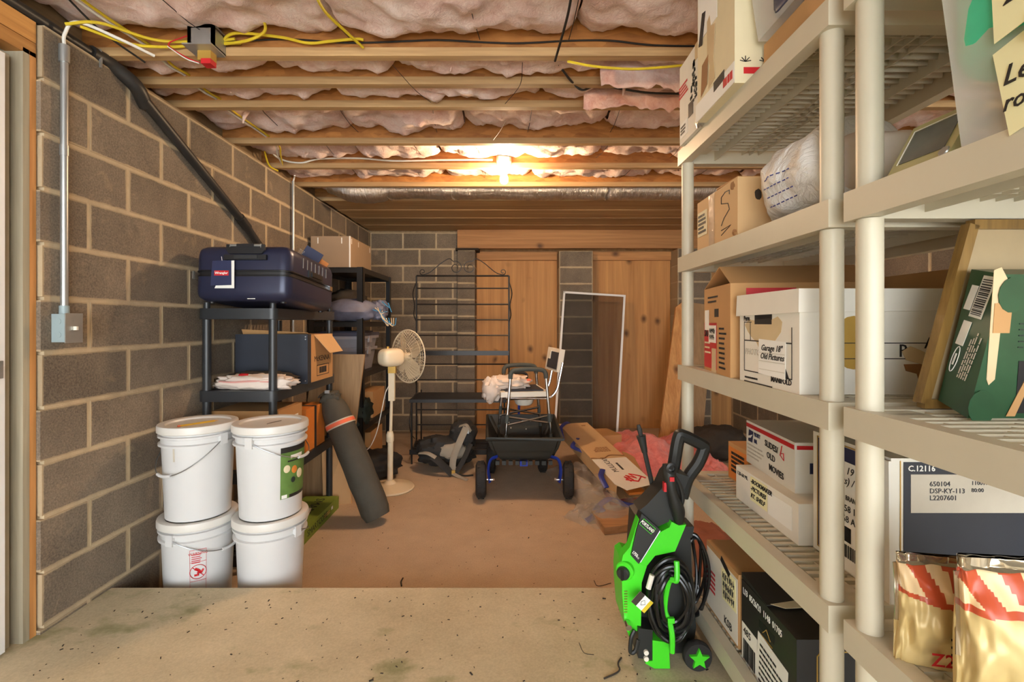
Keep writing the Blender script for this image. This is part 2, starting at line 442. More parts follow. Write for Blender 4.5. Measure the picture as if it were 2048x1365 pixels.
# ---- block walls: a mortar core with every block a piece of its own
_blk = {}
def block_mesh(L, T, H=CH):
    k = (round(L, 3), round(T, 3), round(H, 3))
    if k not in _blk:
        mb = MB().box((0, 0, 0), (L, T, H - .014)); mb.bevel(.004, 1)
        _blk[k] = mb.mesh('concrete_block', M['block'], True)
    return _blk[k]
def block_run(parent, axis, face, a0, a1, joint_even, joint_odd, courses, z0=0.0, sign=1, T=.05, gap=.017, skip=None):
    for k in range(courses):
        j0 = joint_even if k % 2 == 0 else joint_odd
        n = math.floor((a0 - j0) / BL); x = j0 + n * BL
        while x < a1 - 1e-4:
            s, e = max(x, a0), min(x + BL, a1); x += BL
            if e - s < .03: continue
            z = z0 + (k + .5) * CH; c = (s + e) / 2
            if skip and skip(c, z): continue
            o = link('concrete_block', block_mesh(e - s - gap, T), parent)
            d = random.uniform(-.0012, .0012)
            o.location = (face + sign * (T / 2) + d, c, z) if axis == 'Y' else (c, face + sign * (T / 2) + d, z)
            if axis == 'Y': o.rotation_euler = (0, 0, PI / 2)
wl = struct(part('wall_left', MB().span((XL - .19, 1.782, 0), (XL - .0025, YB + .2, 2.416)), M['mortar'], smooth=False))
block_run(wl, 'Y', XL, 1.757, YB, 1.967, 2.170, 12, sign=-1)
XC = -.655                               # where the block wall stops on the back side
wb = struct(part('wall_back', MB().span((XL, YB + .0025, 0), (XC, YB + .19, 2.416)), M['mortar'], smooth=False))
block_run(wb, 'X', YB, XL + .002, XC, XL + .19, XL - .013, 12, sign=1)
# pilasters
def pilaster(name, x0, x1, y0, y1, n, zt):
    p = struct(part(name, MB().span((x0 + .004, y0 + .004, 0), (x1 - .004, y1, zt - .004)), M['mortar'], smooth=False))
    for k in range(n):
        mb = block_mesh(x1 - x0, y1 - y0)
        o = link('concrete_block', mb, p); o.location = ((x0 + x1) / 2, (y0 + y1) / 2 + random.uniform(-.002, .002), (k + .5) * zt / n)
    return p
ZT = 2.215
pilaster('wall_pier', XC + .002, -.445, 5.80, 6.08, 11, ZT - .02)
pilaster('wall_pier', .565, .968, 5.80, 6.08, 11, ZT - .03)
pilaster('wall_pier', 1.985, 2.392, 5.80, 6.08, 11, ZT)
# dark cap shim on the first pier
struct(part('trim_1', MB().span((XC - .02, 5.78, ZT - .025), (-.40, 6.05, ZT - .001)), M['deck_line'], smooth=False))
# wood back wall: header beam, blocking, sheets
wbw = struct(part('wall_back_wood', MB().span((XC - .1, 6.075, 0), (XR + .19, 6.14, 2.6)), M['ply'], smooth=False))
part('beam', MB().span((XC, 5.80, ZT), (XR, 5.86, 2.47)).bevel(.004, 1), M['beam'], wbw)
part('beam', MB().span((XC, 5.862, ZT + .01), (XR, 5.93, 2.47)).bevel(.004, 1), M['beam'], wbw)
for (x0, x1) in ((-.44, .563), (.97, 1.983), (2.394, XR)):
    part('blocking_board', MB().span((x0 + .003, 6.02, ZT - .115), (x1 - .003, 6.07, ZT - .005)).bevel(.003, 1), M['beam'], wbw)
for (x0, x1) in ((-.44, .563), (.97, 1.983), (2.394, XR)):
    part('plywood_sheet', MB().span((x0 + .003, 6.055, 0), (x1 - .003, 6.073, ZT - .118)), M['ply'], wbw, smooth=False)
wr = struct(part('wall_right', MB().span((XR + .0025, -3, 0), (XR + .19, YB + .2, 2.416)), M['mortar'], smooth=False))
block_run(wr, 'Y', XR, 1.4, YB + .15, 1.967, 2.170, 12, sign=1)
# sill plates
struct(part('trim_2', MB().span((XL - .19, -3, 2.416), (XL - .048, YB, 2.455)).bevel(.003, 1), M['sill']))
struct(part('trim_3', MB().span((XL - .0, YB + .01, 2.416), (XC, YB + .16, 2.455)), M['sill'], smooth=False))
struct(part('trim_4', MB().span((XR + .005, -3, 2.416), (XR + .16, YB, 2.455)), M['sill'], smooth=False))
struct(part('trim_5', MB().span((XL - .19, -3, 2.456), (XL - .12, YB + .2, 2.76)), M['sill'], smooth=False))
struct(part('trim_6', MB().span((XR + .12, -3, 2.456), (XR + .19, YB + .2, 2.76)), M['sill'], smooth=False))
struct(part('trim_7', MB().span((XL - .19, YB + .12, 2.40), (XR + .19, YB + .27, 2.76)), M['sill'], smooth=False))
# ---- door opening in the left wall, nearer than the blocks
struct(part('trim_8', MB().span((-1.824, 1.717, PZ), (-1.735, 1.740, 2.30)).bevel(.004, 2), M['stud']))
part('side_board', MB().span((-1.824, 1.741, PZ), (-1.735, 1.7645, 2.30)).bevel(.002, 1), M['header_v'], bpy.data.objects['trim_8'])
hd = struct(part('trim_9', MB().span((-1.80, .3, 2.285), (-1.735, 1.764, 2.335)).bevel(.003, 1), M['header']))
part('board', MB().span((-1.80, .3, 2.338), (-1.735, 1.764, 2.415)).bevel(.003, 1), M['header'], hd)
dr = struct(part('door_1', MB().span((-1.784, .78, PZ + .01), (-1.739, 1.66, 2.245)).bevel(.004, 2), M['white_paint']))
part('door_stop', MB().span((-1.83, 1.662, PZ), (-1.766, 1.70, 2.262)).bevel(.003, 1), M['tan_trim'], dr)
part('strike_plate', MB().span((-1.740, 1.630, 1.13), (-1.736, 1.652, 1.19)).bevel(.001, 1), M['galv'], dr)
wn = struct(part('wall_left_near', MB().span((-1.95, -3, PZ), (-1.84, .25, 2.415)), M['stud'], smooth=False))
struct(part('wall_left_outer', MB().span((-1.99, .25, PZ), (-1.85, 1.76, 2.415)), M['stud'], smooth=False))
# ---- ceiling: deck, I-joists with flanges and web, insulation batts
JZ = 2.455
cl = struct(part('ceiling', MB().span((XL - .19, -3, 2.755), (XR + .19, YB + .3, 2.80)), M['osb'], smooth=False))
JY = [1.568 - .488 * k for k in range(9, -1, -1)] + [2.056, 2.30, 2.545, 3.06, 3.54, 4.02, 4.50, 4.98, 5.46]
fl_me = MB().span((XL - .12, 0, 0), (XR + .12, .040, .036)).bevel(.003, 1).mesh('flange', M['lumber'])
web_me = MB().span((XL - .12, .0145, .036), (XR + .12, .0255, .266)).mesh('joist_web', M['osb'], False)
for y in JY:
    w = link('joist_web', web_me, cl); w.location = (0, y, JZ)
    for dz in (0, .264):
        f = link('flange', fl_me, w); f.location = (0, 0, dz)
# boards closing the underside beyond the duct
for k in range(8):
    y = 4.405 + k * .183
    part('plank', MB().span((XL, y + .002, 2.432 + .003 * (k % 2)), (XR, y + .181, 2.453)).bevel(.002, 1), M['soffit'], cl)
def batt(x0, x1, y0, y1, zb, seed, sag=.03):
    nx = max(6, int((x1 - x0) / .022)); ny = 22
    def fn(u, v):
        x = x0 + (x1 - x0) * u
        if v < .12: yy, zt = y0, 1 - v / .12
        elif v > .88: yy, zt = y1, (v - .88) / .12
        else: yy, zt = y0 + (y1 - y0) * (v - .12) / .76, 0
        t = (yy - y0) / (y1 - y0)
        ed = min(1, min(u, 1 - u) * (x1 - x0) / .05)
        rnd_ = (1 - (2 * t - 1) ** 4)
        z = zb + (1 - rnd_) * .05 + (1 - ed) ** 2 * .035 + zt * (2.745 - zb - .05)
        p = Vector((x * 5.5, yy * 5.5, seed * 3.7))
        d = noise.noise(p) * .040 + noise.noise(p * 2.6) * .026 + noise.noise(p * 6) * .012
        if zt < .3: z += d - sag * math.sin(PI * u) * rnd_
        yy += noise.noise(Vector((x * 7, z * 9, seed))) * .012 * (1 - abs(2 * t - 1) ** 8)
        return (x, yy, z)
    part('insulation_batt', MB().grid(fn, nx, ny), M['insul'], cl, ang=180)
rs = random.Random(3); sd = 0
for i in range(len(JY) - 1):
    y0, y1 = JY[i] + .028, JY[i + 1] + .012
    if y1 < .2: continue
    x = XL - .12
    while x < XR:
        L = rs.uniform(.55, 1.15); sd += 1
        zb = 2.532 + rs.uniform(-.012, .014) - (.02 if y1 - y0 < .3 else 0)
        batt(x + .004, min(x + L, XR) - .004, y0, y1, zb, sd, sag=rs.uniform(.008, .03))
        x += L
# torn flap of batt hanging near the shelving
def flap(x0, x1, y, z0, z1, seed):
    def fn(u, v):
        x = x0 + (x1 - x0) * u; z = z0 + (z1 - z0) * v
        s = (v - .5) * 2
        z2 = z + noise.noise(Vector((x * 22, 0, seed))) * .028 * (1 - v)
        return (x, y + .05 * math.sin(u * 7 + seed) * .4 + noise.noise(Vector((x * 12, z * 14, seed))) * .03, z2)
    mb = MB().grid(fn, 44, 12)
    bmesh.ops.solidify(mb.bm, geom=mb.bm.faces, thickness=.018)
    part('insulation_batt', mb, M['insul'], cl, ang=180)
flap(.40, 1.25, 2.20, 2.385, 2.56, 4); flap(.36, .95, 2.44, 2.40, 2.56, 9)
# a few loose tufts
for (px, py, Y) in ((490, 240, 2.75), (905, 135, 2.22), (1250, 183, 2.40)):
    p = at(px, py, Y)
    part('insulation_tuft', MB().tube([(p.x, p.y, p.z + .09), (p.x + .012, p.y, p.z + .05), (p.x - .004, p.y, p.z + .02), (p.x - .012, p.y, p.z - .02)], [.022, .018, .011, .003], 8), M['insul'], cl, ang=180)
# insulation support wires bowed between joists
rw = random.Random(5)
for i in range(9, len(JY) - 4):
    y0, y1 = JY[i] + .03, JY[i + 1] + .01; x = XL + rw.uniform(.3, .5)
    while x < 1.9:
        dx = rw.uniform(-.05, .05)
        part('support_wire', MB().tube([(x, y0, 2.53), (x + dx * .4, (y0 * 2 + y1) / 3, 2.508), (x + dx * .7, (y0 + 2 * y1) / 3, 2.508), (x + dx, y1, 2.53)], .0018, 5), M['wire_thin'], cl)
        x += rw.uniform(.42, .6)
for pts in ((at(785, 130, 2.10), at(830, 180, 2.25), at(862, 205, 2.33)), (at(1045, 125, 2.1), at(1040, 170, 2.22), at(1010, 208, 2.33)), (at(1012, 240, 2.6), at(1000, 262, 2.8), at(985, 282, 3.05))):
    part('support_wire', MB().tube(curve(pts, 5), .0014, 5), M['wire_thin'], cl)
# debris on both slabs: nobody could count it
mb = MB(); rr = random.Random(11)
for k in range(420):
    x = rr.uniform(-1.65, 1.6); 
    if rr.random() < .72: y = rr.uniform(1.2, 2.06); z = PZ
    else: y = rr.uniform(2.12, 4.6); z = 0
    s = rr.uniform(.0012, .004) * (1.6 if rr.random() < .1 else 1); a = rr.uniform(0, PI)
    mb.box((0, 0, 0), (s * rr.uniform(1, 3.5), s, s * .6), Matrix.Translation((x, y, z + s * .28)) @ Matrix.Rotation(a, 4, 'Z'))
o = part('floor_debris', mb, M['cloth_dark'], smooth=False); o['kind'] = 'stuff'; tag(o, 'scattered dark specks of grit and leaf bits on the concrete', 'debris')
def twig(label, pts, r):
    tag(part('twig', MB().tube(curve(pts, 5), r, 5), M['cloth_dark']), label, 'twig')
def fl(px, py, z): Y = F * (CAMH - z) / (py - 646); return Vector(((px - 1024) * Y / F, Y, z + .003))
twig('curved dry brown twig on the upper slab before the pressure washer', [fl(1243, 1318, PZ), fl(1236, 1330, PZ), fl(1238, 1345, PZ), fl(1208, 1360, PZ)], .0028)
twig('hair-thin looped stem on the upper slab beside the green washer', [fl(1158, 1288, PZ), fl(1168, 1308, PZ), fl(1188, 1312, PZ)], .0011)
twig('short forked stem on the lower slab close to the step edge', [fl(1188, 1163, 0), fl(1196, 1174, 0), fl(1222, 1168, 0)], .0016)
twig('short dark leaf stem on the lower slab below the fan', [fl(806, 1158, 0), fl(802, 1166, 0), fl(803, 1174, 0)], .004)
# ---- pipes, conduits, cables
pp = thing('drain_pipe', 'black drain pipe running along the block wall top then sloping down', 'pipe', (XL, 2.0, 2.4))
def wpart(name, mb, mat, parent, **kw):     # mesh given in world space, parented to a placed thing
    mb.bm.transform(parent.matrix_basis.inverted()); return part(name, mb, mat, parent, **kw)
XP = -1.69
wpart('upper_run', MB().cyl((-1.743, -.5, 2.4375), (-1.743, 2.03, 2.4375), .020, n=14), M['black_pipe'], pp)
wpart('bend', MB().tube(curve([(-1.743, 2.0, 2.4375), (-1.73, 2.08, 2.432), (-1.69, 2.17, 2.385), (XP - .015, 2.25, 2.33)], 6), .031, 14), M['black_pipe'], pp)
wpart('sloping_run', MB().cyl((XP, 2.22, 2.345), (XP, 3.05, 1.95), .024, n=14), M['black_pipe'], pp)
wpart('coupling', MB().cyl((XP, 3.0, 1.975), (XP, 3.09, 1.93), .029, n=14), M['black_pipe'], pp)
wpart('lower_run', MB().cyl((XP, 3.07, 1.94), (XP, 3.62, 1.60), .024, n=14), M['black_pipe'], pp)
wpart('pipe_strap', MB().tube([(-1.765, 2.02, 2.462), (-1.718, 2.02, 2.458), (-1.716, 2.02, 2.42), (-1.716, 2.02, 2.385)], .006, 6), M['galv'], pp)
cd = thing('switch_conduit', 'galvanised conduit dropping to a grey switch box beside the wood stud', 'conduit', (XL, 1.84, 1.3))
wpart('conduit', MB().cyl((-1.702, 1.84, 1.352), (-1.702, 1.84, 2.36), .0125, n=14), M['galv'], cd)
wpart('coupling', MB().cyl((-1.702, 1.84, 2.31), (-1.702, 1.84, 2.375), .017, n=14), M['galv'], cd)
wpart('coupling', MB().cyl((-1.702, 1.84, 1.955), (-1.702, 1.84, 1.995), .0145, n=14), M['galv'], cd)
wpart('connector', MB().cyl((-1.702, 1.84, 1.35), (-1.702, 1.84, 1.385), .016, n=14), M['box_grey'], cd)
sb = wpart('switch_box', MB().span((-1.718, 1.805, 1.247), (-1.664, 1.868, 1.353)).bevel(.008, 3), M['box_grey'], cd)
mb = MB().span((-1.664, 1.800, 1.244), (-1.6605, 1.873, 1.356)).bevel(.001, 1)
wpart('cover_plate', mb, M['galv'], cd)
wpart('toggle', MB().span((-1.662, 1.832, 1.292), (-1.648, 1.840, 1.306)).bevel(.002, 1), M['seat_white'], cd)
for z in (1.27, 1.327): wpart('screw', MB().cyl((-1.662, 1.836, z), (-1.659, 1.836, z), .0035, n=8), M['galv'], cd)
for z in (1.275, 1.325): wpart('knockout', MB().cyl((-1.692, 1.8055, z), (-1.692, 1.8035, z), .011, n=14), M['box_grey'], cd)
wpart('cable', MB().tube(curve([(-1.702, 1.84, 2.37), (-1.70, 1.84, 2.42), (-1.66, 1.85, 2.47), (-1.56, 1.93, 2.45), (-1.50, 2.03, 2.44)], 8), .006, 8), M['white_wire'], cd)
c2 = thing('wall_conduit', 'thin galvanised conduit on the block wall behind the suitcase', 'conduit', (XL, 3.76, .9))
wpart('conduit', MB().cyl((-1.70, 3.76, .9), (-1.70, 3.76, 2.42), .011, n=12), M['galv'], c2)
wpart('cable', MB().tube(curve([(-1.70, 3.76, 2.41), (-1.69, 3.755, 2.445), (-1.67, 3.72, 2.452)], 6), .006, 6), M['white_wire'], c2)
def cable(label, pts, r, mat, n=8): tag(part('cable', MB().tube(curve(pts, n), r, 7), mat), label, 'cable')
cable('yellow cable tied along the first joist from the wall to the metal box', [(-1.66, 1.86, 2.46), (-1.55, 1.97, 2.455), (-1.42, 2.03, 2.478), (-1.3, 2.045, 2.50), (-1.345 + .2, 2.045, 2.502)], .006, M['yellow_wire'])
cable('second yellow cable arching from the conduit top to the metal box', [(-1.69, 1.83, 2.45), (-1.60, 1.88, 2.485), (-1.46, 2.0, 2.487), (-1.25, 2.043, 2.512), (-1.17, 2.045, 2.52)], .006, M['yellow_wire'])
cable('yellow cable swagging right from the metal box along the joist', [(-1.23, 2.05, 2.51), (-1.16, 2.03, 2.535), (-.98, 2.04, 2.525), (-.86, 2.04, 2.50), (-.76, 2.04, 2.508), (-.66, 2.045, 2.52), (-.63, 2.052, 2.52)], .006, M['yellow_wire'])
cable('yellow cable looping up beside the metal box into insulation', [(-1.23, 2.05, 2.50), (-1.10, 2.02, 2.50), (-1.02, 2.00, 2.53), (-1.02, 1.95, 2.57), (-1.06, 1.9, 2.60)], .006, M['yellow_wire'])
cable('yellow cable coming down from the insulation to the first joist', [at(618, -40, 1.62), at(648, 20, 1.78), at(690, 62, 1.92), at(726, 95, 2.04)], .006, M['yellow_wire'])
cable('yellow cable sagging under the first joist towards the shelving', [at(1135, 123, 2.1), at(1190, 133, 2.07), at(1260, 138, 2.05), at(1320, 135, 2.05), at(1420, 125, 2.05)], .0055, M['yellow_wire'])
cable('black cable stapled across the web of the first joist', [(-1.35, 2.04, 2.49), (-1.0, 2.064, 2.53), (-.7, 2.064, 2.515), (-.45, 2.064, 2.522), (-.3, 2.064, 2.526), (0, 2.064, 2.513), (.25, 2.064, 2.524), (.42, 2.064, 2.524), (.6, 2.064, 2.505), (.85, 2.064, 2.50)], .004, M['black_wire'])
cable('stiff black cable hanging down across the first joist', [at(1147, -40, 1.60), at(1135, 32, 1.76), at(1110, 122, 2.03)], .005, M['black_wire'])
cable('grey cable looping below the second joist towards the shelving', [at(1125, 140, 2.2), at(1145, 165, 2.3), at(1165, 180, 2.35), at(1200, 172, 2.4), at(1290, 185, 2.4), at(1365, 188, 2.4)], .0055, M['black_pipe'])
cable('black cable running back over the joists along the left wall', [at(110, -30, 1.75), at(200, 60, 1.9), at(290, 125, 2.06)], .004, M['black_wire'])
def runs(label, off, mat):
    pts = [(-1.60 + off, 1.3, 2.52), (-1.59 + off, 1.8, 2.50)]
    for y in JY[10:14]: pts += [(-1.565 + off, y + .02, 2.505), (-1.56 + off, y + .14, 2.488)]
    pts += [(-1.60 + off, 3.30, 2.47), (-1.66, 3.5, 2.462)]
    cable(label, pts, .0055, mat, 5)
runs('white cable threaded through the joists away along the left wall', 0, M['white_wire'])
runs('yellow cable threaded through the joists beside the white one', .022, M['yellow_wire'])
cable('white cable swagging from the left wall to the bulb holder', [at(530, 292, 3.42), at(560, 318, 3.5), at(600, 326, 3.52), at(640, 318, 3.53), at(720, 317, 3.535), at(790, 322, 3.535), at(900, 320, 3.535), at(985, 320, 3.53)], .0065, M['white_wire'])
cable('yellow cable hanging down at the left wall near the fifth joist', [at(528, 292, 3.4), at(532, 315, 3.45), at(540, 333, 3.5), at(556, 342, 3.55)], .006, M['yellow_wire'])
jb = thing('junction_box', 'galvanised metal box on the first joist with a small transformer hanging', 'junction box', (-1.27, 2.05, 2.46))
mb = MB().span((-1.325, 1.975, 2.452), (-1.215, 2.055, 2.458)).span((-1.325, 1.975, 2.452), (-1.31, 2.055, 2.53)).span((-1.23, 1.975, 2.452), (-1.215, 2.055, 2.53)).span((-1.325, 1.975, 2.452), (-1.215, 1.982, 2.54)).span((-1.325, 1.975, 2.525), (-1.215, 2.055, 2.54))
wpart('housing', mb, M['galv'], jb, bevel=.001)
wpart('cover_plate', MB().span((-1.335, 1.955, 2.447), (-1.215, 2.055, 2.452)).bevel(.001, 1), M['galv'], jb)
tr = wpart('transformer', MB().span((-1.30, 2.0, 2.408), (-1.245, 2.04, 2.447)).bevel(.004, 2), M['copper'], jb)
wpart('terminal_block', MB().span((-1.28, 1.99, 2.388), (-1.24, 2.03, 2.409)).bevel(.003, 1), M['red'], jb)
wpart('lead', MB().tube(curve([(-1.29, 2.0, 2.395), (-1.35, 2.0, 2.42), (-1.42, 2.0, 2.47), (-1.36, 2.0, 2.50), (-1.325, 2.0, 2.51)], 6), .0025, 6), M['red'], jb)
wpart('lead', MB().tube(curve([(-1.29, 1.995, 2.39), (-1.345, 1.995, 2.41), (-1.42, 1.995, 2.46)], 6), .0022, 6), M['white_wire'], jb)
# ---- bulb
lb = thing('ceiling_bulb', 'lit bare bulb in a white porcelain holder under the joist', 'light bulb', at(1008, 325, 3.52))
part('octagon_box', MB().lathe([(.055, 0), (.055, .05)], 8).bevel(.003, 1), M['galv'], lb, M=Matrix.Translation((0, 0, -.002)))
part('lamp_holder', MB().lathe([(.022, -.05), (.03, -.045), (.05, -.02), (.054, -.004), (.054, .0)], 24), M['porcelain'], lb)
part('screw_base', MB().lathe([(.013, -.072), (.014, -.05)], 16), M['galv'], lb)
part('glass', MB().lathe([(.013, -.07), (.018, -.085), (.027, -.105), (.030, -.125), (.027, -.142), (.016, -.154), (.004, -.157)], 24), M['bulb'], lb, ang=180)
# ---- foil-wrapped duct behind the sixth joist
dk = thing('air_duct', 'foil-wrapped flexible air duct hanging across under the joists', 'duct', (0, 4.27, 2.47))
def dfn(u, v):
    x = -1.62 + 4.2 * u; a = 2 * PI * v
    r = .118 + .006 * math.sin(x * 9) + .006 * noise.noise(Vector((x * 30, a * 2, 1))) - .012 * math.exp(-((x + .52) / .03) ** 2) - .012 * math.exp(-((x - .82) / .03) ** 2) - .014 * math.exp(-((x + 1.08) / .03) ** 2)
    if x < -1.45: r *= .55 + .45 * (x + 1.62) / .17
    return (x, .03 * math.sin(x * 1.5) * .5 + r * math.cos(a), .058 - .035 * math.exp(-((x + 1.3) / .2) ** 2) + r * math.sin(a))
mb = MB().grid(lambda u, v: dfn(v, u), 28, 300, True)
part('foil_jacket', mb, M['foil'], dk, ang=180)
for x in (-1.08, -.52, .82):
    part('hanger_strap', MB().tube([(x + .01 * math.sin(k), .004 + .112 * math.cos(a), .058 + .112 * math.sin(a)) for k, a in enumerate([PI + PI * j / 14 for j in range(15)])], .014, 6, flat=(0, 0, 1)), M['foil_tape'], dk)
# ================================================================ beige resin shelving (two units, aisle face at x = SX)
SX, SD, SW = .657, .53, .914
TOPS = [.13, .552, .974, 1.397, 1.817]          # shelf tops above the upper slab
def zt(i): return PZ + TOPS[i]
NSL = 27; pitch = (SW - .09) / NSL
slat_me = MB().hexa([(0, -.0018, -.021), (SD - .076, -.0018, -.021), (SD - .076, .0018, -.021), (0, .0018, -.021), (0, -.0062, 0), (SD - .076, -.0062, 0), (SD - .076, .0062, 0), (0, .0062, 0)]).mesh('slat', M['beige'], False)
def rail_mesh():
    mb = MB(); h = .058
    mb.span((0, 0, -h), (.034, SW, 0)); mb.span((SD - .034, 0, -h), (SD, SW, 0))
    mb.span((.034, 0, -h), (SD - .034, .036, 0)); mb.span((.034, SW - .036, -h), (SD - .034, SW, 0))
    for (x, y) in ((.034, .036), (.034, SW - .1), (SD - .1, .036), (SD - .1, SW - .1)): mb.span((x, y, -.022), (x + .066, y + .064, -.001))
    return mb.bevel(.0045, 2).mesh('shelf', M['beige'])
def rib_mesh():
    mb = MB()
    for x, h in ((.13, .046), (.235, .026), (.265, .026), (.30, .026), (.40, .046)): mb.span((x, .034, -h), (x + .003, SW - .034, -.004))
    for j in range(NSL - 1):
        y = .045 + j * pitch
        for k in range(3):
            x = .06 + ((j * .037) % .12) + k * .12
            if x < SD - .05: mb.span((x, y, -.016), (x + .0026, y + pitch, -.003))
        mb.add([(.034, y, -.004), (.115, y, -.004), (.115, y, -.026), (.085, y, -.018), (.034, y, -.018)], [(0, 1, 2, 3, 4)])
        mb.add([(SD - .034, y, -.004), (SD - .115, y, -.004), (SD - .115, y, -.026), (SD - .085, y, -.018), (SD - .034, y, -.018)], [(0, 1, 2, 3, 4)])
    return mb.mesh('rib_grid', M['beige'], False, recalc=False)
rail_me, rib_me = rail_mesh(), rib_mesh()
post_me = MB().lathe([(.0225, 0), (.0225, .366)], 24).mesh('post', M['beige'])
foot_me = MB().lathe([(.0225, 0), (.0225, .08)], 24).mesh('post', M['beige'])
def shelving(label, y0):
    u = thing('shelving_unit', label, 'shelving', (SX, y0, PZ), 0)
    for i, z in enumerate(TOPS):
        s = link('shelf', rail_me, u); s.location = (0, 0, z)
        g = link('rib_grid', rib_me, s)
        for j in range(NSL):
            l = link('slat', slat_me, s); l.location = (.038, .045 + (j + .5) * pitch - pitch / 2, -.001)
        for (px, py) in ((.028, .032), (SD - .028, .032), (.028, SW - .032), (SD - .028, SW - .032)):
            if i == 0: p = link('post', foot_me, u); p.location = (px, py, 0)
            else: p = link('post', post_me, u); p.location = (px, py, TOPS[i - 1] - .002)
    return u
UA, UB = 1.005, .045
shelving('beige resin shelving unit holding the white storage box and black carton', UA)
shelving('beige resin shelving unit holding the green light box and gold bags', UB)
# ================================================================ boxes and things on the shelves
def flapped(parent, w, d, h, mat, tilt=.9, front=True):     # upright flaps along a box top
    pass
def scrib(rows, w, h, seed):            # illegible handwriting as pen strokes
    rr = random.Random(seed); out = []
    for r in range(rows):
        y = h / 2 - (r + .5) * h / rows; x = -w / 2
        while x < w / 2 - .006:
            q = h / rows * .42; out.append([(x, y - q * rr.random()), (x + .003, y + q), (x + .006, y - q), (x + .009, y + q * rr.random())]); x += .012 + .004 * rr.random()
    return out
def carton(name, label, loc, size, mat, rz=0, cat='box', tape=None, group=None, bevel=.003):
    t = thing(name, label, cat, loc, (0, 0, rz), group); w, d, h = size      # origin: bottom, aisle-near corner
    part('body', MB().span((0, 0, 0), (w, d, h)).bevel(bevel, 2), mat, t)
    if tape: part('tape', MB().span((-.0008, d / 2 - .025, h * .55), (w * .9, d / 2 + .025, h + .0012)), tape, t, smooth=False)
    return t
# ---- unit A, third shelf: white storage box
z3 = zt(2)
b = thing('storage_box', 'white lidded storage box with torn paper and a handwritten old pictures label', 'box', (.664, 1.118, z3))
W_, D_, H_ = .39, .292, .245
mb = MB().span((0, 0, 0), (W_, D_, H_ - .02)).bevel(.003, 2); part('body', mb, M['white_card'], b)
part('lid', MB().hexa([(-.008, -.010, H_ - .055), (W_ + .008, -.010, H_ - .05), (W_ + .008, D_ + .008, H_ - .05), (-.008, D_ + .008, H_ - .06), (-.006, -.008, H_), (W_ + .006, -.008, H_), (W_ + .006, D_ + .006, H_), (-.006, D_ + .006, H_)]).bevel(.003, 2), M['white_card'], b)
L = lambda y, z: (-.0006, y, z)
part('hand_hole', MB().span((-.001, .118, .162), (.02, .205, .195)).bevel(.009, 3), M['ink'], b)
tp = [(-.115, .012), (-.09, .028), (-.05, .022), (-.02, .03), (.02, .024), (.055, .034), (.075, .02), (.07, -.005), (.04, -.03), (.015, -.035), (.01, -.055), (-.03, -.058), (-.05, -.035), (-.08, -.02), (-.10, -.005)]
tp = [(-p[0] if False else p[0], p[1]) for p in tp]
decal(b, 'torn_patch', 0, 0, L(.145, .148), 'L', M['tape'], poly=tp, t=.0006)
def Lc(y, z, e=.001): return (-e, y, z)
bars(b, 'printed_lines', [(-.118, .0, .118, .003), (-.118, -.085, .118, -.0825), (-.118, -.085, -.116, .055), (.116, -.085, .118, .04), (-.118, .052, -.075, .054), (-.083, .0, -.081, .053), (-.118, -.115, .03, -.112)], Lc(.146, .115), 'L', M['ink'])
decal(b, 'label', .128, .092, Lc(.118, .075, .0016), 'L', M['paper'], roll=-.03)
text(b, 'Garage 18"', .016, Lc(.168, .10, .0026), 'L', M['ink'], shear=.3, bold=.0002, name='handwriting')
text(b, 'Old Pictures', .016, Lc(.172, .078, .0026), 'L', M['ink'], shear=.3, bold=.0002, name='handwriting')
text(b, 'PHOTO', .017, Lc(.258, .085, .0012), 'L', M['stripe_grey'], shear=.2)
text(b, 'Perm.', .014, Lc(.266, .178), 'L', M['ink'], sx=.8, bold=.0005)
bars(b, 'printed_text', lines(1, .07, .008, 2, .6), Lc(.225, .013), 'L', M['ink'])
bars(b, 'printed_lines', [(-.06, -.001 + k * .022, .06, .0 + k * .022) for k in (-1, 0, 1)], (-.0026, .118, .066), 'L', M['stripe_grey'])
text(b, 'MANIFOLD', .014, Lc(.122, .022), 'L', M['ink'], sx=.95, bold=.0004)
decal(b, 'printed_emblem', 0, 0, Lc(.07, .036), 'L', M['ink'], poly=[(-.04, -.005), (.012, .022), (.03, -.005)])
# camera-side long face
FC = lambda x, z, e=.001: (x, -e, z)
bars(b, 'printed_lines', [(.0, .0, .26, .002), (.0, -.036, .26, -.034)], FC(.10, .118), 'F', M['ink'])
decal(b, 'printed_disc', 0, 0, FC(.125, .12, .0006), 'F', M['gold'], poly=[(.05 * math.cos(a), .062 * math.sin(a)) for a in [2 * PI * k / 20 for k in range(20)]])
text(b, 'R', .03, FC(.228, .10), 'F', M['ink'], bold=.0003); text(b, 'A L', .026, FC(.288, .118), 'F', M['ink'], bold=.0003)
decal(b, 'torn_patch', 0, 0, FC(.275, .10, .0014), 'F', M['tape'], poly=[(-.04, 0), (-.02, .012), (0, .004), (.03, -.01), (.045, -.02), (.02, -.034), (-.03, -.02)])
decal(b, 'torn_patch', 0, 0, FC(.28, .06, .0012), 'F', M['kraft_dark'], poly=[(-.04, .01), (.03, .012), (.03, -.03), (-.005, -.03), (-.01, -.012), (-.035, -.005)])
text(b, 'MANIFOLD', .014, FC(.322, .086), 'F', M['ink'], sx=.9, bold=.0003)
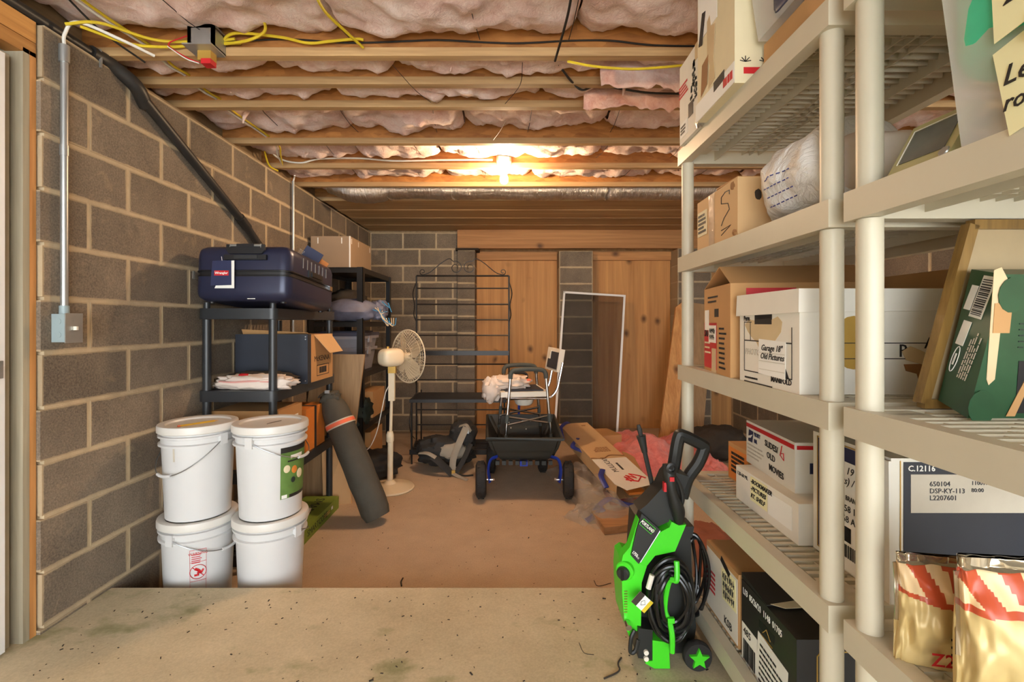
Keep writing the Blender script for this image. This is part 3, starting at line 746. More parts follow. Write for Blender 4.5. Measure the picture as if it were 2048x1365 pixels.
# ---- kraft carton with red panels and half-open flaps
kb = thing('carton', 'tall tan carton with red panels and a raised top flap', 'box', (.655, 1.452, z3), (0, 0, -.13))
w, d, h = .40, .295, .285
part('body', MB().span((0, 0, 0), (w, d, h)).bevel(.003, 2), M['kraft'], kb)
part('flap', MB().hexa([(0, 0, h), (w, 0, h), (w, .004, h), (0, .004, h), (0, .11, h + .062), (w, .11, h + .062), (w, .114, h + .060), (0, .114, h + .060)]), M['kraft'], kb, smooth=False)
part('flap', MB().hexa([(0, d - .004, h), (w, d - .004, h), (w, d, h), (0, d, h), (0, .112, h + .060), (w, .112, h + .060), (w, .116, h + .062), (0, .116, h + .062)]), M['kraft'], kb, smooth=False)
decal(kb, 'red_panel', .15, .155, (-.0008, .215, .088), 'L', M['red'])
decal(kb, 'red_panel', .14, .23, (.115, -.0008, .155), 'F', M['red'])
part('hand_hole', MB().span((-.001, .12, .185), (.01, .165, .212)).bevel(.005, 2), M['ink'], kb)
text(kb, 'SMALL', .024, (-.0018, .285, .128), 'L', M['ink'], bold=.0003)
bars(kb, 'printed_text', lines(3, .07, .05, 6, .35), (-.0018, .245, .08), 'L', M['cream_card'])
bars(kb, 'printed_text', lines(2, .15, .03, 7, .4), (-.0012, .17, .245), 'L', M['ink'])
decal(kb, 'label', .05, .07, (-.0016, .255, .175), 'L', M['paper']); decal(kb, 'label', .085, .058, (-.0026, .185, .128), 'L', M['paper'])
strokes(kb, 'handwriting', scrib(2, .06, .04, 3), .0009, (-.0036, .185, .128), 'L', M['ink'])
bars(kb, 'printed_text', lines(9, .075, .14, 14, .4), (-.0012, .075, .085), 'L', M['ink'])
text(kb, 'S', .085, (.13, -.0018, .185), 'F', M['ink'], roll=PI / 2, bold=.001); text(kb, 'packed', .026, (.075, -.0018, .12), 'F', M['cream_card'], roll=PI / 2)
decal(kb, 'tape', .05, .08, (-.0012, .17, .04), 'L', M['tape'])
# large carton lying behind it against the back of the shelf
lc = carton('carton', 'long tan carton lying at the back of the shelf behind the white storage box', (1.09, 1.04, z3), (.085, .40, .30), M['kraft'])
# ---- unit A, second shelf
z2 = zt(3)
c1 = carton('carton', 'tan carton with scribbled marks and shiny tape beside the white plastic bag', (.662, 1.42, z2), (.30, .325, .172), M['kraft_light'], rz=-.02)
part('flap', MB().hexa([(.002, .004, .172), (.29, .004, .172), (.29, .16, .176), (.002, .16, .176), (.002, .004, .175), (.29, .004, .175), (.29, .16, .18), (.002, .16, .18)]), M['kraft'], c1, smooth=False)
part('torn_corner', MB().blob((.004, .035, .155), (.014, .04, .03), 12, 8, 1, .4, 6, 2), M['kraft_dark'], c1)
part('torn_corner', MB().blob((.004, .02, .012), (.02, .03, .02), 12, 8, 1, .4, 6, 3), M['kraft_dark'], c1)
part('tape', MB().grid(lambda u, v: (-.0015 - .003 * abs(noise.noise(Vector((u * 9, v * 5, 2)))), .165 + u * .05, .172 * v), 14, 18), M['plastic_film'], c1)
decal(c1, 'label', .085, .085, (-.0016, .275, .09), 'L', M['cream_card']); bars(c1, 'printed_text', lines(5, .07, .07, 4), (-.0026, .275, .09), 'L', M['ink'])
strokes(c1, 'handwriting', [[(-.03, .05), (0, .06), (.03, .058), (.03, .045)], [(-.03, .05), (-.03, .03), (.02, .02), (.03, 0), (-.01, -.02), (-.03, -.04)], [(-.03, -.055), (.04, -.05), (-.03, -.07)]], .0014, (-.0006, .085, .09), 'L', M['ink'])
part('edge_hole', MB().blob((.06, 0, .12), (.02, .006, .03), 12, 8, 1, .3, 4, 1), M['cloth_dark'], c1)
def crumple(name, c, d, mat, parent=None, amp=.12, sc=7, seed=0, e=.8, flat=None, nu=48, nv=30):
    return part(name, MB().blob(c, d, nu, nv, e, amp, sc, seed, flat_z=flat), mat, parent, ang=180)
pb = thing('plastic_bag', 'white plastic shopping bag with faint blue print lying on the shelf', 'bag', (.775, 1.17, z2))
def bagfn(u, v):
    a = 2 * PI * u; y = .25 - .37 * v
    env = (math.sin(PI * min(1, v * 1.15 + .03) ** .62)) ** .6 if v < .98 else .05
    env = max(.04, min(1, (v / .35) ** .55)) * (1 if v < .8 else max(.3, 1 - ((v - .8) / .2) ** 2 * .7))
    rx, rz = .13 * env, .105 * env
    n = 1 + .10 * noise.noise(Vector((math.cos(a) * 2.2, math.sin(a) * 2.2, v * 5))) + .05 * noise.noise(Vector((math.cos(a) * 6, math.sin(a) * 6, v * 9)))
    z = .012 + rz + rz * math.sin(a) * n
    return (rx * math.cos(a) * n + .02, y, max(.003, z))
part('film', MB().grid(bagfn, 44, 40, True), M['bag_film'], pb, ang=180)
part('contents', MB().blob((.03, -.02, .095), (.19, .28, .16), 28, 18, .7, .1, 4, 8, flat_z=.006), M['cloth_white'], pb, ang=180)
for k in range(4):
    for q in range(7):
        u_ = .5 + .035 * k; v_ = .38 + .045 * q
        part('printed_text', MB().tube([tuple(Vector(bagfn(u_, v_ + t * .0075)) + Vector((-.002, 0, 0))) for t in range(4)], .0016, 5), M['film_blue'], pb)
part('knot', MB().blob((-.02, .235, .012), (.014, .014, .012), 12, 8), M['film_blue'], pb)
bb = thing('paper_bag', 'crumpled brown paper bundle behind the shelving posts beside the shopping bag', 'bag', (1.02, 1.12, z2))
part('paper', MB().blob((0, 0, .085), (.20, .15, .20), 30, 20, .8, .22, 6, 5, flat_z=.0), M['kraft_dark'], bb, ang=30)
# ---- unit A, top shelf
z1 = zt(4)
xb = carton('carton', 'white carton printed with a decorated fir tree on the top shelf', (.645, 1.645, z1), (.40, .215, .30), M['white_card'])
mb = MB(); rr = random.Random(2)
for k in range(60):
    t = rr.random(); wdt = .034 * (1 - t) + .004; mb.box((rr.uniform(-wdt, wdt), -.06 + .14 * t, 0), (.012 * rr.uniform(.5, 1), .01, .001))
part('printed_tree', mb, M['green_dark'], xb, smooth=False, M=frame((-.0008, .07, .17), 'L'))
decal(xb, 'printed_gifts', .045, .05, (-.001, .10, .095), 'L', M['black_card']); bars(xb, 'printed_text', lines(4, .10, .05, 5), (-.0008, .17, .20), 'L', M['red'])
decal(xb, 'label', .08, .055, (-.001, .17, .05), 'L', M['paper']); bars(xb, 'printed_text', lines(3, .06, .035, 8), (-.002, .17, .05), 'L', M['ink'])
part('tape', MB().span((-.001, 0, .245), (.40, .06, .302)), M['tape'], xb, smooth=False); part('torn_edge', MB().blob((0, .01, .02), (.03, .05, .05), 14, 10, 1, .4, 6, 3), M['foil_tape'], xb)
yb = carton('carton', 'cream carton with peeled label and red flower border on the top shelf', (.628, 1.365, z1), (.42, .272, .43), M['cream_card'])
decal(yb, 'label', .15, .16, (-.001, .19, .34), 'L', M['paper'])
decal(yb, 'torn_patch', 0, 0, (-.0012, .16, .20), 'L', M['tape'], poly=[(-.03, .09), (-.01, .10), (.0, .06), (.03, .05), (.02, -.05), (.03, -.12), (-.02, -.13), (-.01, -.06), (-.03, -.02)])
decal(yb, 'torn_patch', 0, 0, (-.0018, .21, .12), 'L', M['kraft_dark'], poly=[(-.02, .05), (.03, .06), (.02, -.03), (-.03, -.05)])
decal(yb, 'black_mark', .03, .10, (-.002, .23, .29), 'L', M['ink'], roll=-.3); decal(yb, 'black_mark', .075, .03, (-.002, .10, .055), 'L', M['ink'], roll=.05)
text(yb, 'ET', .03, (-.0016, .085, .39), 'L', M['ink']); decal(yb, 'white_border', .285, .06, (-.0014, .1425, .032), 'L', M['paper'])
bars(yb, 'red_print', [(-.03, -.012, -.005, .012), (0, -.012, .012, .012), (.016, -.012, .03, .012)], (-.0024, .04, .03), 'L', M['red'])
for (x, ax) in ((.03, 'F'), (.085, 'F')):
    strokes(yb, 'printed_flower', [[(0, 0), (.016 * math.cos(a), .016 * math.sin(a))] for a in (.2, .8, 1.57, 2.3, 2.9)], .0012, (x, -.001, .06), ax, M['ink'])
decal(yb, 'red_print', .07, .018, (.06, -.001, .035), 'F', M['red'])
def tub(label, loc, size, fill, flist):
    t = thing('storage_tub', label, 'tub', loc); w, d, h = size
    mb = MB(); i = .028
    mb.hexa([(i, i, 0), (w - i, i, 0), (w - i, d - i, 0), (i, d - i, 0), (0, 0, h), (w, 0, h), (w, d, h), (0, d, h)]).bevel(.022, 4)
    part('tub_wall', mb, M['clear_tub'], t)
    part('rim', MB().span((-.012, -.012, h - .02), (w + .012, d + .012, h + .008)).bevel(.008, 2), M['beige'], t)
    for n_, (c, dd, m, sd_) in enumerate(flist): part(fill, MB().blob(c, dd, 34, 22, .28, .05, 4, sd_), m, t, ang=180)
    return t
tub('clear plastic tub with blue cloth inside on the top shelf', (.648, 1.045, z1 + .096), (.40, .312, .29), 'cloth', [((.2, .17, .16), (.34, .28, .27), M['cloth_white'], 3), ((.13, .12, .06), (.22, .2, .10), M['navy'], 5)])
carton('carton', 'low tan carton under the clear tub on the top shelf', (.70, 1.06, z1), (.36, .285, .095), M['kraft'])
# ---- unit A, fourth shelf
z4 = zt(1)
ob = carton('carton', 'small orange printed carton at the end of the shelf by the pink insulation', (.825, 1.69, z4), (.20, .155, .137), M['kraft'])
decal(ob, 'orange_print', .145, .115, (-.0006, .078, .064), 'L', M['orange_card']); bars(ob, 'printed_text', lines(5, .10, .08, 2), (-.0014, .078, .07), 'L', M['ink']); decal(ob, 'orange_print', .19, .12, (.10, -.0006, .066), 'F', M['orange_card'])
lw = carton('carton', 'long low white carton with a yellow handwritten note under the postal box', (.755, 1.275, z4), (.40, .355, .11), M['white_card'])
text(lw, '120-60 ML', .012, (-.001, .345, .088), 'L', M['ink']); decal(lw, 'note', .10, .075, (-.001, .205, .066), 'L', M['paper_yellow'])
for k, s in enumerate(('-BOOKMAKER', '-PICTURES', 'RT. SHELF')): text(lw, s, .014, (-.0022, .252, .09 - k * .0225), 'L', M['ink'], shear=.3, bold=.0004, name='handwriting')
decal(lw, 'label', .12, .065, (-.0008, .09, .058), 'L', M['paper'])
uz = z4 + .11
pm = carton('postal_box', 'white postal box with red stripe and black handwriting resting on the low white carton', (.792, 1.355, uz), (.28, .32, .142), M['white_card'], rz=-.06)
decal(pm, 'red_stripe', .315, .013, (-.001, .16, .128), 'L', M['red']); decal(pm, 'red_stripe', .27, .011, (.14, -.001, .128), 'F', M['red'])
decal(pm, 'eagle_emblem', 0, 0, (-.0012, .285, .095), 'L', M['navy'], poly=[(-.018, -.02), (.014, -.02), (.022, .018), (-.012, .02)])
decal(pm, 'emblem_stripe', 0, 0, (-.0022, .285, .095), 'L', M['paper'], poly=[(-.016, -.003), (.018, .008), (.004, -.006), (-.016, -.010)])
text(pm, 'PRIORITY', .014, (-.0012, .258, .106), 'L', M['navy'], sx=.55, bold=.0002); text(pm, 'MAIL', .014, (-.0012, .258, .084), 'L', M['navy'], sx=.55, bold=.0002)
bars(pm, 'printed_text', lines(4, .13, .05, 12, .35), (-.0012, .245, .045), 'L', M['stripe_grey'])
for k, (s, y) in enumerate((('SLIDES/', .178), ('OLD', .165), ('MOVIES', .150))): text(pm, s, .0195, (-.002, y, .098 - k * .034), 'L', M['ink'], shear=-.1, bold=.0003, roll=-.05, name='handwriting')
strokes(pm, 'red_pen_mark', [[(0, .02), (-.01, -.01), (.012, -.02), (.01, 0), (-.008, -.005)]], .0014, (-.002, .07, .095), 'L', M['red'])
decal(pm, 'navy_corner', .04, .03, (.06, -.001, .07), 'F', M['navy'])
# tall navy carton whose end face closes the gap between the two units
nb = carton('carton', 'large navy carton with white borders and a grey stock label behind the posts', (.79, 1.009, z4), (.38, .26, .305), M['white_card'])
decal(nb, 'navy_panel', .215, .275, (-.001, .13, .155), 'L', M['navy'])
decal(nb, 'shipping_label', .10, .24, (-.002, .115, .125), 'L', M['paper']); decal(nb, 'shipping_note', .10, .07, (-.003, .115, .225), 'L', M['paper'])
text(nb, 'DSP BRANDY', .012, (-.003, .16, .175), 'L', M['ink'], sx=.8); text(nb, '3658 17', .016, (-.003, .16, .15), 'L', M['ink']); text(nb, '368 A', .016, (-.003, .155, .125), 'L', M['ink'])
bars(nb, 'bar_code', barcode(.09, .03, 4), (-.003, .115, .05), 'L', M['ink']); bars(nb, 'bar_code', barcode(.03, .035, 5), (-.003, .13, .09), 'L', M['ink'])
text(nb, 'e. 19', .018, (-.004, .155, .24), 'L', M['ink'], shear=.3, name='handwriting'); text(nb, 'rts) /', .018, (-.004, .155, .215), 'L', M['ink'], shear=.3, name='handwriting')
bars(nb, 'gold_line', [(-.112, -.142, .112, -.139), (-.112, .139, .112, .142), (-.112, -.142, -.109, .142), (.109, -.142, .112, .142)], (-.0014, .13, .155), 'L', M['gold'])
decal(nb, 'navy_panel', .345, .225, (.198, -.001, .185), 'F', M['dark_navy'])
bars(nb, 'gold_line', [(.018, .07, .020, .30)], (0, -.0012, 0), 'F', M['gold'])
part('corner_flap', MB().hexa([(-.0025, .0, .0), (-.001, .0, .0), (-.001, .02, 0), (-.0025, .02, 0), (-.008, -.004, .30), (-.001, -.004, .30), (-.001, .02, .30), (-.008, .02, .30)]), M['white_card'], nb, smooth=False)
text(nb, 'C.12116', .012, (.034, -.002, .284), 'F', M['paper'], bold=.0003)
decal(nb, 'stock_label', .33, .08, (.205, -.0018, .232), 'F', M['stripe_grey'])
for k, s_ in enumerate(('650104', 'DSP-KY-113', 'L2207601')): text(nb, s_, .0105, (.078, -.0028, .252 - k * .0145), 'F', M['pad_dark'])
for k, s_ in enumerate(('1100177   DSS', '80:00')): text(nb, s_, .0085, (.165, -.0028, .254 - k * .015), 'F', M['pad_dark'])
decal(nb, 'black_mark', .03, .024, (.06, -.001, .045), 'F', M['ink']); text(nb, '12', .012, (.05, -.002, .045), 'F', M['paper'])
# black and tan cartons on the lowest shelf of unit A
z5 = zt(0)
kk = carton('carton', 'black carton with gold scrollwork and torn top on the lowest shelf', (.70, 1.19, z5), (.36, .285, .23), M['black_card'])
part('flap', MB().hexa([(.0, .14, .231), (.36, .14, .231), (.36, .285, .234), (.0, .285, .234), (.0, .14, .234), (.36, .14, .234), (.36, .285, .25), (.0, .285, .25)]), M['black_card'], kk, smooth=False)
decal(kk, 'torn_patch', 0, 0, (.10, .14, .236), 'T', M['cream_card'], poly=[(-.09, .0), (.0, .02), (.10, .01), (.02, -.015), (-.06, -.02)])
text(kk, 'L13  05/26/21  1148  01705', .019, (-.001, .275, .20), 'L', M['paper'], sx=.72)
part('hand_hole', MB().span((-.001, .10, .15), (.01, .18, .172)).bevel(.008, 2), M['ink'], kk)
decal(kk, 'shipping_label', .15, .16, (-.0016, .115, .05), 'L', M['paper'], roll=-.08); bars(kk, 'printed_text', lines(7, .12, .12, 21, .35), (-.0028, .115, .05), 'L', M['ink'], roll=-.08)
decal(kk, 'bar_label', .09, .15, (-.001, .235, .03), 'L', M['paper']); text(kk, '485', .022, (-.002, .27, .085), 'L', M['ink']); bars(kk, 'bar_code', barcode(.07, .06, 9), (-.002, .235, .03), 'L', M['ink'])
for k, s in enumerate(('PROTECT FROM', 'TEMPERATURE', 'EXTREMES')): text(kk, s, .014, (.10, .10 - k * .025, .2312), 'T', M['paper'])
strokes(kk, 'gold_scrollwork', [[(0, -.12), (0, .0), (.02, .02), (.12, .02)], [(.012, -.10), (.012, .0)], curve([(.02, .0), (.05, .0), (.06, -.02), (.045, -.03), (.035, -.02)], 5), curve([(.02, -.03), (.03, -.05), (.015, -.06), (.01, -.05)], 5), curve([(.02, -.07), (.03, -.09), (.02, -.10)], 5), [(.06, .01), (.12, .01)]], .0016, (.05, -.0008, .19), 'F', M['gold'])
strokes(kk, 'gold_emblem', [[(-.03, 0), (.03, 0)], [(-.03, -.014), (.03, -.014)], [(-.025, -.026), (.025, -.026)], [(0, .03), (-.02, .01)], [(0, .03), (.02, .01)]], .0012, (-.001, .14, .135), 'L', M['gold'])
tc = carton('carton', 'worn tan and white carton with yellow label on the lowest shelf beside the hose', (.70, 1.495, z5), (.36, .245, .23), M['kraft'])
decal(tc, 'white_panel', .235, .205, (-.0008, .122, .11), 'L', M['white_card']); decal(tc, 'label', .10, .10, (-.0018, .065, .15), 'L', M['paper_yellow'], roll=.08)
strokes(tc, 'handwriting', scrib(3, .08, .085, 5), .0011, (-.003, .065, .15), 'L', M['ink'], roll=.08)
bars(tc, 'red_stripes', [(-.05, -.03 + k * .016, .02, -.022 + k * .016) for k in range(5)], (-.0018, .19, .10), 'L', M['red']); text(tc, 'KSB', .025, (-.0018, .10, .035), 'L', M['ink'], bold=.0003)
decal(tc, 'black_stripe', .07, .02, (-.002, .09, .21), 'L', M['ink'], roll=-.4)
# ---- unit B, third shelf: picture frame and light box
pf = thing('picture_frame', 'brown wooden picture frame leaning on the shelf behind the green box', 'picture frame', (.784, .928, z3), (0, 0, 0))
ang = .50; Lh = .35; Wd = .34
def FR(x, s, t): return (x + s * 0, s * math.sin(ang) * -1 * -1 if False else -(s * 0) , 0)
# frame plane: bottom edge along +X at y=.0 , leaning so its top comes forward and to the aisle-far side
U = Vector((1, 0, 0)); V = Vector((.25, -.03, 1)).normalized(); N_ = U.cross(V)
def bar(p, q, w, t): 
    p = Vector(p); q = Vector(q); d = (q - p).normalized(); s_ = N_.cross(d).normalized() * w / 2; n = N_ * t / 2
    return MB().hexa([p - s_ - n, q - s_ - n, q + s_ - n, p + s_ - n, p - s_ + n, q - s_ + n, q + s_ + n, p + s_ + n])
o0 = Vector((0, 0, .012)); o1 = o0 + U * Wd; o2 = o1 + V * Lh; o3 = o0 + V * Lh
part('side_rail', bar(o0, o3, .018, .020).bevel(.006, 3), M['frame_wood'], pf); part('side_rail', bar(o1, o2, .018, .020).bevel(.006, 3), M['frame_wood'], pf)
part('top_rail', bar(o3, o2, .018, .020).bevel(.006, 3), M['frame_wood'], pf); part('bottom_rail', bar(o0, o1, .018, .020).bevel(.006, 3), M['frame_wood'], pf)
part('mat_board', MB().hexa([q + N_ * e_ for e_ in (-.003, .003) for q in (o0, o1, o2, o3)]), M['mat_dark'], pf, smooth=False)
gb = thing('light_box_carton', 'worn dark green carton with bar code and torn edge leaning against the frame', 'box', (.803, .912, z3 + .02))
U2 = Vector((1, 0, 0)).normalized(); V2 = Vector((.19, -.07, 1)).normalized(); N2 = U2.cross(V2).normalized()   # N2 faces the camera side
N2 = Vector((-.26, -.94, -.20)).normalized()
hG, wG, tG = .25, .34, .088
def G(u, v, n): return U2 * u + V2 * v + N2 * n
part('body', MB().hexa([G(0, 0, 0), G(wG, 0, 0), G(wG, 0, tG), G(0, 0, tG), G(0, hG, 0), G(wG, hG, 0), G(wG, hG, tG), G(0, hG, tG)]).bevel(.003, 2), M['led_green'], gb)
axL = (-(-N2) * 1.0, V2)   # aisle face: u runs towards the camera
axL = (N2, V2); axF = (U2, V2)
def GL(n, v, e=.001): return G(-e, v, n)
def GF(u, v, e=.001): return G(u, v, tG + e)
decal(gb, 'label', .034, .075, GL(.050, .205), axL, M['paper']); bars(gb, 'bar_code', [(b_, a_, d_, c_) for (a_, b_, c_, d_) in barcode(.065, .026, 3)], GL(.050, .205, .002), axL, M['ink'])
decal(gb, 'label', .018, .045, GL(.020, .20), axL, M['paper']); decal(gb, 'recycling_mark', .022, .045, GL(.024, .135), axL, M['paper'])
strokes(gb, 'printed_ring', [[(.008 * math.cos(a), .024 * math.sin(a)) for a in [2 * PI * k / 16 for k in range(17)]]], .0008, GL(.018, .085), axL, M['paper'])
bars(gb, 'printed_text', lines(1, .004, .036, 2), GL(.018, .085, .0016), axL, M['paper'])
bars(gb, 'printed_text', [(b_, a_, d_, c_) for (a_, b_, c_, d_) in lines(5, .085, .028, 17, .35)], GL(.056, .10, .0016), axL, M['stripe_grey'])
decal(gb, 'torn_edge', 0, 0, GF(.015, .13), axF, M['tape'], poly=[(-.012, .125), (.0, .13), (.012, .11), (.016, .06), (.006, .03), (.002, -.06), (-.008, -.07), (-.012, -.06)])
decal(gb, 'corrugated_patch', 0, 0, GF(.016, .17, .0022), axF, M['kraft'], poly=[(-.016, .03), (.014, .034), (.012, -.02), (-.016, -.02)])
for (u, v) in ((.02, .215), (.018, .02)): decal(gb, 'sticker', 0, 0, GF(u, v, .003), axF, M['cloth_dark'] if v < 0 else M['led_green'], poly=[(.024 * math.cos(a), .03 * math.sin(a)) for a in [2 * PI * k / 14 for k in range(14)]])
for (u, v, s) in ((.13, .14, .022), (.12, .07, .016), (.15, .045, .014), (.115, .105, .012)):
    mb = MB()
    for k in range(5):
        a = 2 * PI * k / 5; mb.prism([(0, 0), (s * .5 * math.cos(a - .35), s * .5 * math.sin(a - .35)), (s * math.cos(a), s * math.sin(a)), (s * .5 * math.cos(a + .35), s * .5 * math.sin(a + .35))], 0, .001)
    part('printed_blossom', mb, M['flag_cream'] if s < .02 else M['stripe_orange'], gb, smooth=False, M=frame(GF(u, v), axF))
decal(gb, 'dark_panel', .20, .09, GF(.17, .055, .0006), axF, M['ink']); decal(gb, 'printed_stand', 0, 0, GF(.075, .05, .0016), axF, M['kraft'], poly=[(.02, .045), (.03, .045), (-.005, -.045), (-.02, -.045)])
for k in range(5): bars(gb, 'printed_circuit', lines(5, .10, .05, 30 + k, .2), GF(.10 + .02 * (k % 3), .235 - .03 * k, .0008), axF, M['green_dark'])
# ---- unit B, second shelf: big clear tub, digital frame
bt = tub('large frosted tub with teal cloth and yellow notes on the near shelving unit', (.638, .36, z2), (.42, .385, .42), 'cloth', [((.206, .196, .25), (.392, .366, .33), M['teal'], 3), ((.21, .19, .06), (.30, .30, .09), M['cloth_white'], 6)])
decal(bt, 'note', 0, 0, (.009, .232, .175), 'L', M['paper_yellow'], poly=[(-.06, .06), (.10, .06), (.10, -.035), (-.06, -.055)], roll=.05)
decal(bt, 'note', 0, 0, (.015, .232, .058), 'L', M['paper_yellow'], poly=[(-.06, .055), (.09, .075), (.09, -.04), (-.05, -.065)], roll=.1)
text(bt, '2 of', .036, (.0078, .278, .175), 'L', M['ink'], shear=.3, bold=.0003, name='handwriting'); text(bt, 'Left', .026, (.0138, .284, .068), 'L', M['ink'], shear=.3, bold=.0003, name='handwriting'); text(bt, 'roll', .022, (.0138, .284, .032), 'L', M['ink'], shear=.3, bold=.0003, name='handwriting')
decal(bt, 'warning_label', .12, .035, (.008, .19, .118), 'L', M['paper']); bars(bt, 'printed_text', lines(5, .11, .028, 3), (.007, .19, .118), 'L', M['red'])
df = thing('digital_frame', 'small olive framed screen leaning behind the frosted tub', 'picture frame', (.672, .868, z2 + .004))
U3 = Vector((.05, -1, 0)).normalized(); V3 = Vector((.55, .0, 1)).normalized(); N3 = U3.cross(V3).normalized()
def D3(u, v, n): return U3 * u + V3 * v + N3 * n
part('bezel', MB().hexa([D3(0, 0, -.012), D3(.115, 0, -.012), D3(.115, 0, 0), D3(0, 0, 0), D3(0, .10, -.012), D3(.115, .10, -.012), D3(.115, .10, 0), D3(0, .10, 0)]).bevel(.004, 2), M['olive'], df)
decal(df, 'screen', .085, .066, D3(.057, .052, .001), (U3, V3), M['screen_dark']); part('button', MB().lathe([(.009, 0), (.008, .002)], 16), M['galv'], df, M=frame(D3(.103, .012, 0), (U3, V3)))
bars(df, 'screen_rim', [(-.045, -.035, -.0435, .035), (-.045, .0335, .045, .035)], D3(.057, .052, .0022), (U3, V3), M['paper'])
carton('carton', 'plain orange-tan carton at the back of the near unit behind the small screen', (.98, .62, z2), (.16, .30, .13), M['kraft'])
# ---- unit B, fourth shelf: dark navy carton and gold bags
def gold_bag(label, loc, rz, w, h, d, seed):
    t = thing('foil_bag', label, 'bag', loc, (0, 0, rz))
    def fn(u, v):
        a = 2 * PI * u
        th = d / 2 * (math.sin(PI * min(1, .12 + v * .9)) ** .7) * (1 - .0 * v)
        if v > .93: th *= .12
        ww = w / 2 * (1 - .06 * math.sin(PI * v)); cx = math.copysign(abs(math.cos(a)) ** .55, math.cos(a)); sy = math.copysign(abs(math.sin(a)) ** .75, math.sin(a))
        n = .009 * noise.noise(Vector((cx * 2.5, sy * 2.5 + seed, v * 4))) + .0018 * noise.noise(Vector((cx * 6, sy * 6, v * 9 + seed)))
        return (ww * cx + n, th * sy + n * 1.5, h * v)
    body = MB().grid(fn, 130, 90, True)
    bmesh.ops.holes_fill(body.bm, edges=[e for e in body.bm.edges if e.is_boundary], sides=200)
    me = body.mesh('bag_body', M['gold_bag'], ang=180); me.materials.append(M['flag_red']); me.materials.append(M['flag_cream']); me.materials.append(M['silver_bag']); me.materials.append(M['navy'])
    for p in me.polygons:
        c = p.center; v = c.z / h
        wave = v + .05 * math.sin(c.x * 22 + seed) + .10 * (c.x / w)
        if v > .92: p.material_index = 3
        elif wave > .66:
            p.material_index = 1 if int((c.x * .9 + c.z * .45 + .3) / .024) % 2 else 2
            if wave > .70 and c.x > w * .12 and seed == 5: p.material_index = 4
        elif wave > .615: p.material_index = 1
    link('bag_body', me, t)
    part('seam', MB().tube([fn(.5, k / 10 * .55 + .35) for k in range(11)], .007, 6, flat=(0, 1, 0)), M['silver_bag'], t)
    part('top_crimp', MB().grid(lambda u, v: (-w / 2 * .9 + w * .9 * u, .0025 * math.sin(u * 25), h * .93 + h * .075 * v), 30, 2), M['silver_bag'], t)
    strokes(t, 'printed_sketch', [[(-.03, 0), (.03, .0)], [(-.018, 0), (0, .045), (.018, .0)], [(-.01, .05), (0, .062), (.012, .05), (0, .042), (-.01, .05)], [(-.02, .06), (-.008, .07)], [(.02, .07), (.01, .058)]], .0011, (.01, -d * .5 - .004, h * .36), 'F', M['ink'])
    text(t, 'Z2', .022, (-w * .28, -d * .40 - .004, h * .12), 'F', M['red'], bold=.0003); text(t, 'F', .014, (w * .12, -d * .40 - .004, h * .13), 'F', M['ink'])
    bars(t, 'printed_text', lines(4, w * .5, .05, seed, .3), (.02, -d * .48 - .004, h * .24), 'F', M['ink'])
    return t
gold_bag('gold foil bag with flag stripes and silver seam in front of the navy carton', (.755, .835, z4), -.20, .165, .185, .075, 2)
gold_bag('gold foil bag with stars and stripes overlapping the silver-seamed one', (.765, .725, z4), -.12, .18, .235, .08, 5)
# ================================================================ left side: black resin rack with suitcase and boxes
RX0, RX1, RY0, RY1 = -1.70, -1.275, 2.61, 3.50
RT = [.06, .505, .95, 1.398]
r1 = thing('resin_rack', 'black resin rack carrying the navy suitcase along the block wall', 'shelving', (RX0, RY0, 0))
rw_, rd_ = RX1 - RX0, RY1 - RY0
def rr_poly(w, d, r, n=5):
    out = []
    for (cx, cy, a0) in ((w - r, r, -PI / 2), (w - r, d - r, 0), (r, d - r, PI / 2), (r, r, PI)):
        for k in range(n + 1): a = a0 + PI / 2 * k / n; out.append((cx + r * math.cos(a), cy + r * math.sin(a)))
    return out
mb = MB(); po = rr_poly(rw_, rd_, .035); n = len(po)
pi_ = [(max(.03, min(rw_ - .03, x)), max(.03, min(rd_ - .03, y))) for x, y in po]
v = [(x, y, 0) for x, y in po] + [(x, y, -.058) for x, y in po] + [(x, y, 0) for x, y in pi_] + [(x, y, -.058) for x, y in pi_]
f = []
for i in range(n):
    j = (i + 1) % n
    f += [(i, n + i, n + j, j), (2 * n + i, i, j, 2 * n + j), (3 * n + i, 2 * n + i, 2 * n + j, 3 * n + j), (n + i, 3 * n + i, 3 * n + j, n + j)]
mb.add(v, f); rk_shelf = mb.mesh('shelf', M['black_plastic'])
mb = MB(); mb.span((0, 0, -.018), (rw_ - .06, .012, 0)); rk_slat = mb.mesh('slat', M['black_plastic'], False)
rk_post = MB().lathe([(.0215, 0), (.0215, .39)], 20).mesh('post', M['black_plastic'])
rk_stub = MB().lathe([(.0165, 0), (.0165, .035), (.014, .036)], 20).mesh('post', M['black_plastic'])
NS = 24
for i, z in enumerate(RT):
    s = link('shelf', rk_shelf, r1); s.location = (0, 0, z)
    for j in range(NS): l = link('slat', rk_slat, s); l.location = (.03, .04 + j * (rd_ - .09) / (NS - 1), -.002)
    for (x, y) in ((.032, .036), (rw_ - .032, .036), (.032, rd_ - .036), (rw_ - .032, rd_ - .036)):
        p = link('post', rk_post if i < 3 else rk_stub, r1); p.location = (x, y, z - .002)
        if i == 0: q = link('foot', MB().lathe([(.0215, 0), (.0215, .06)], 16).mesh('foot', M['black_plastic']), r1); q.location = (x, y, 0)
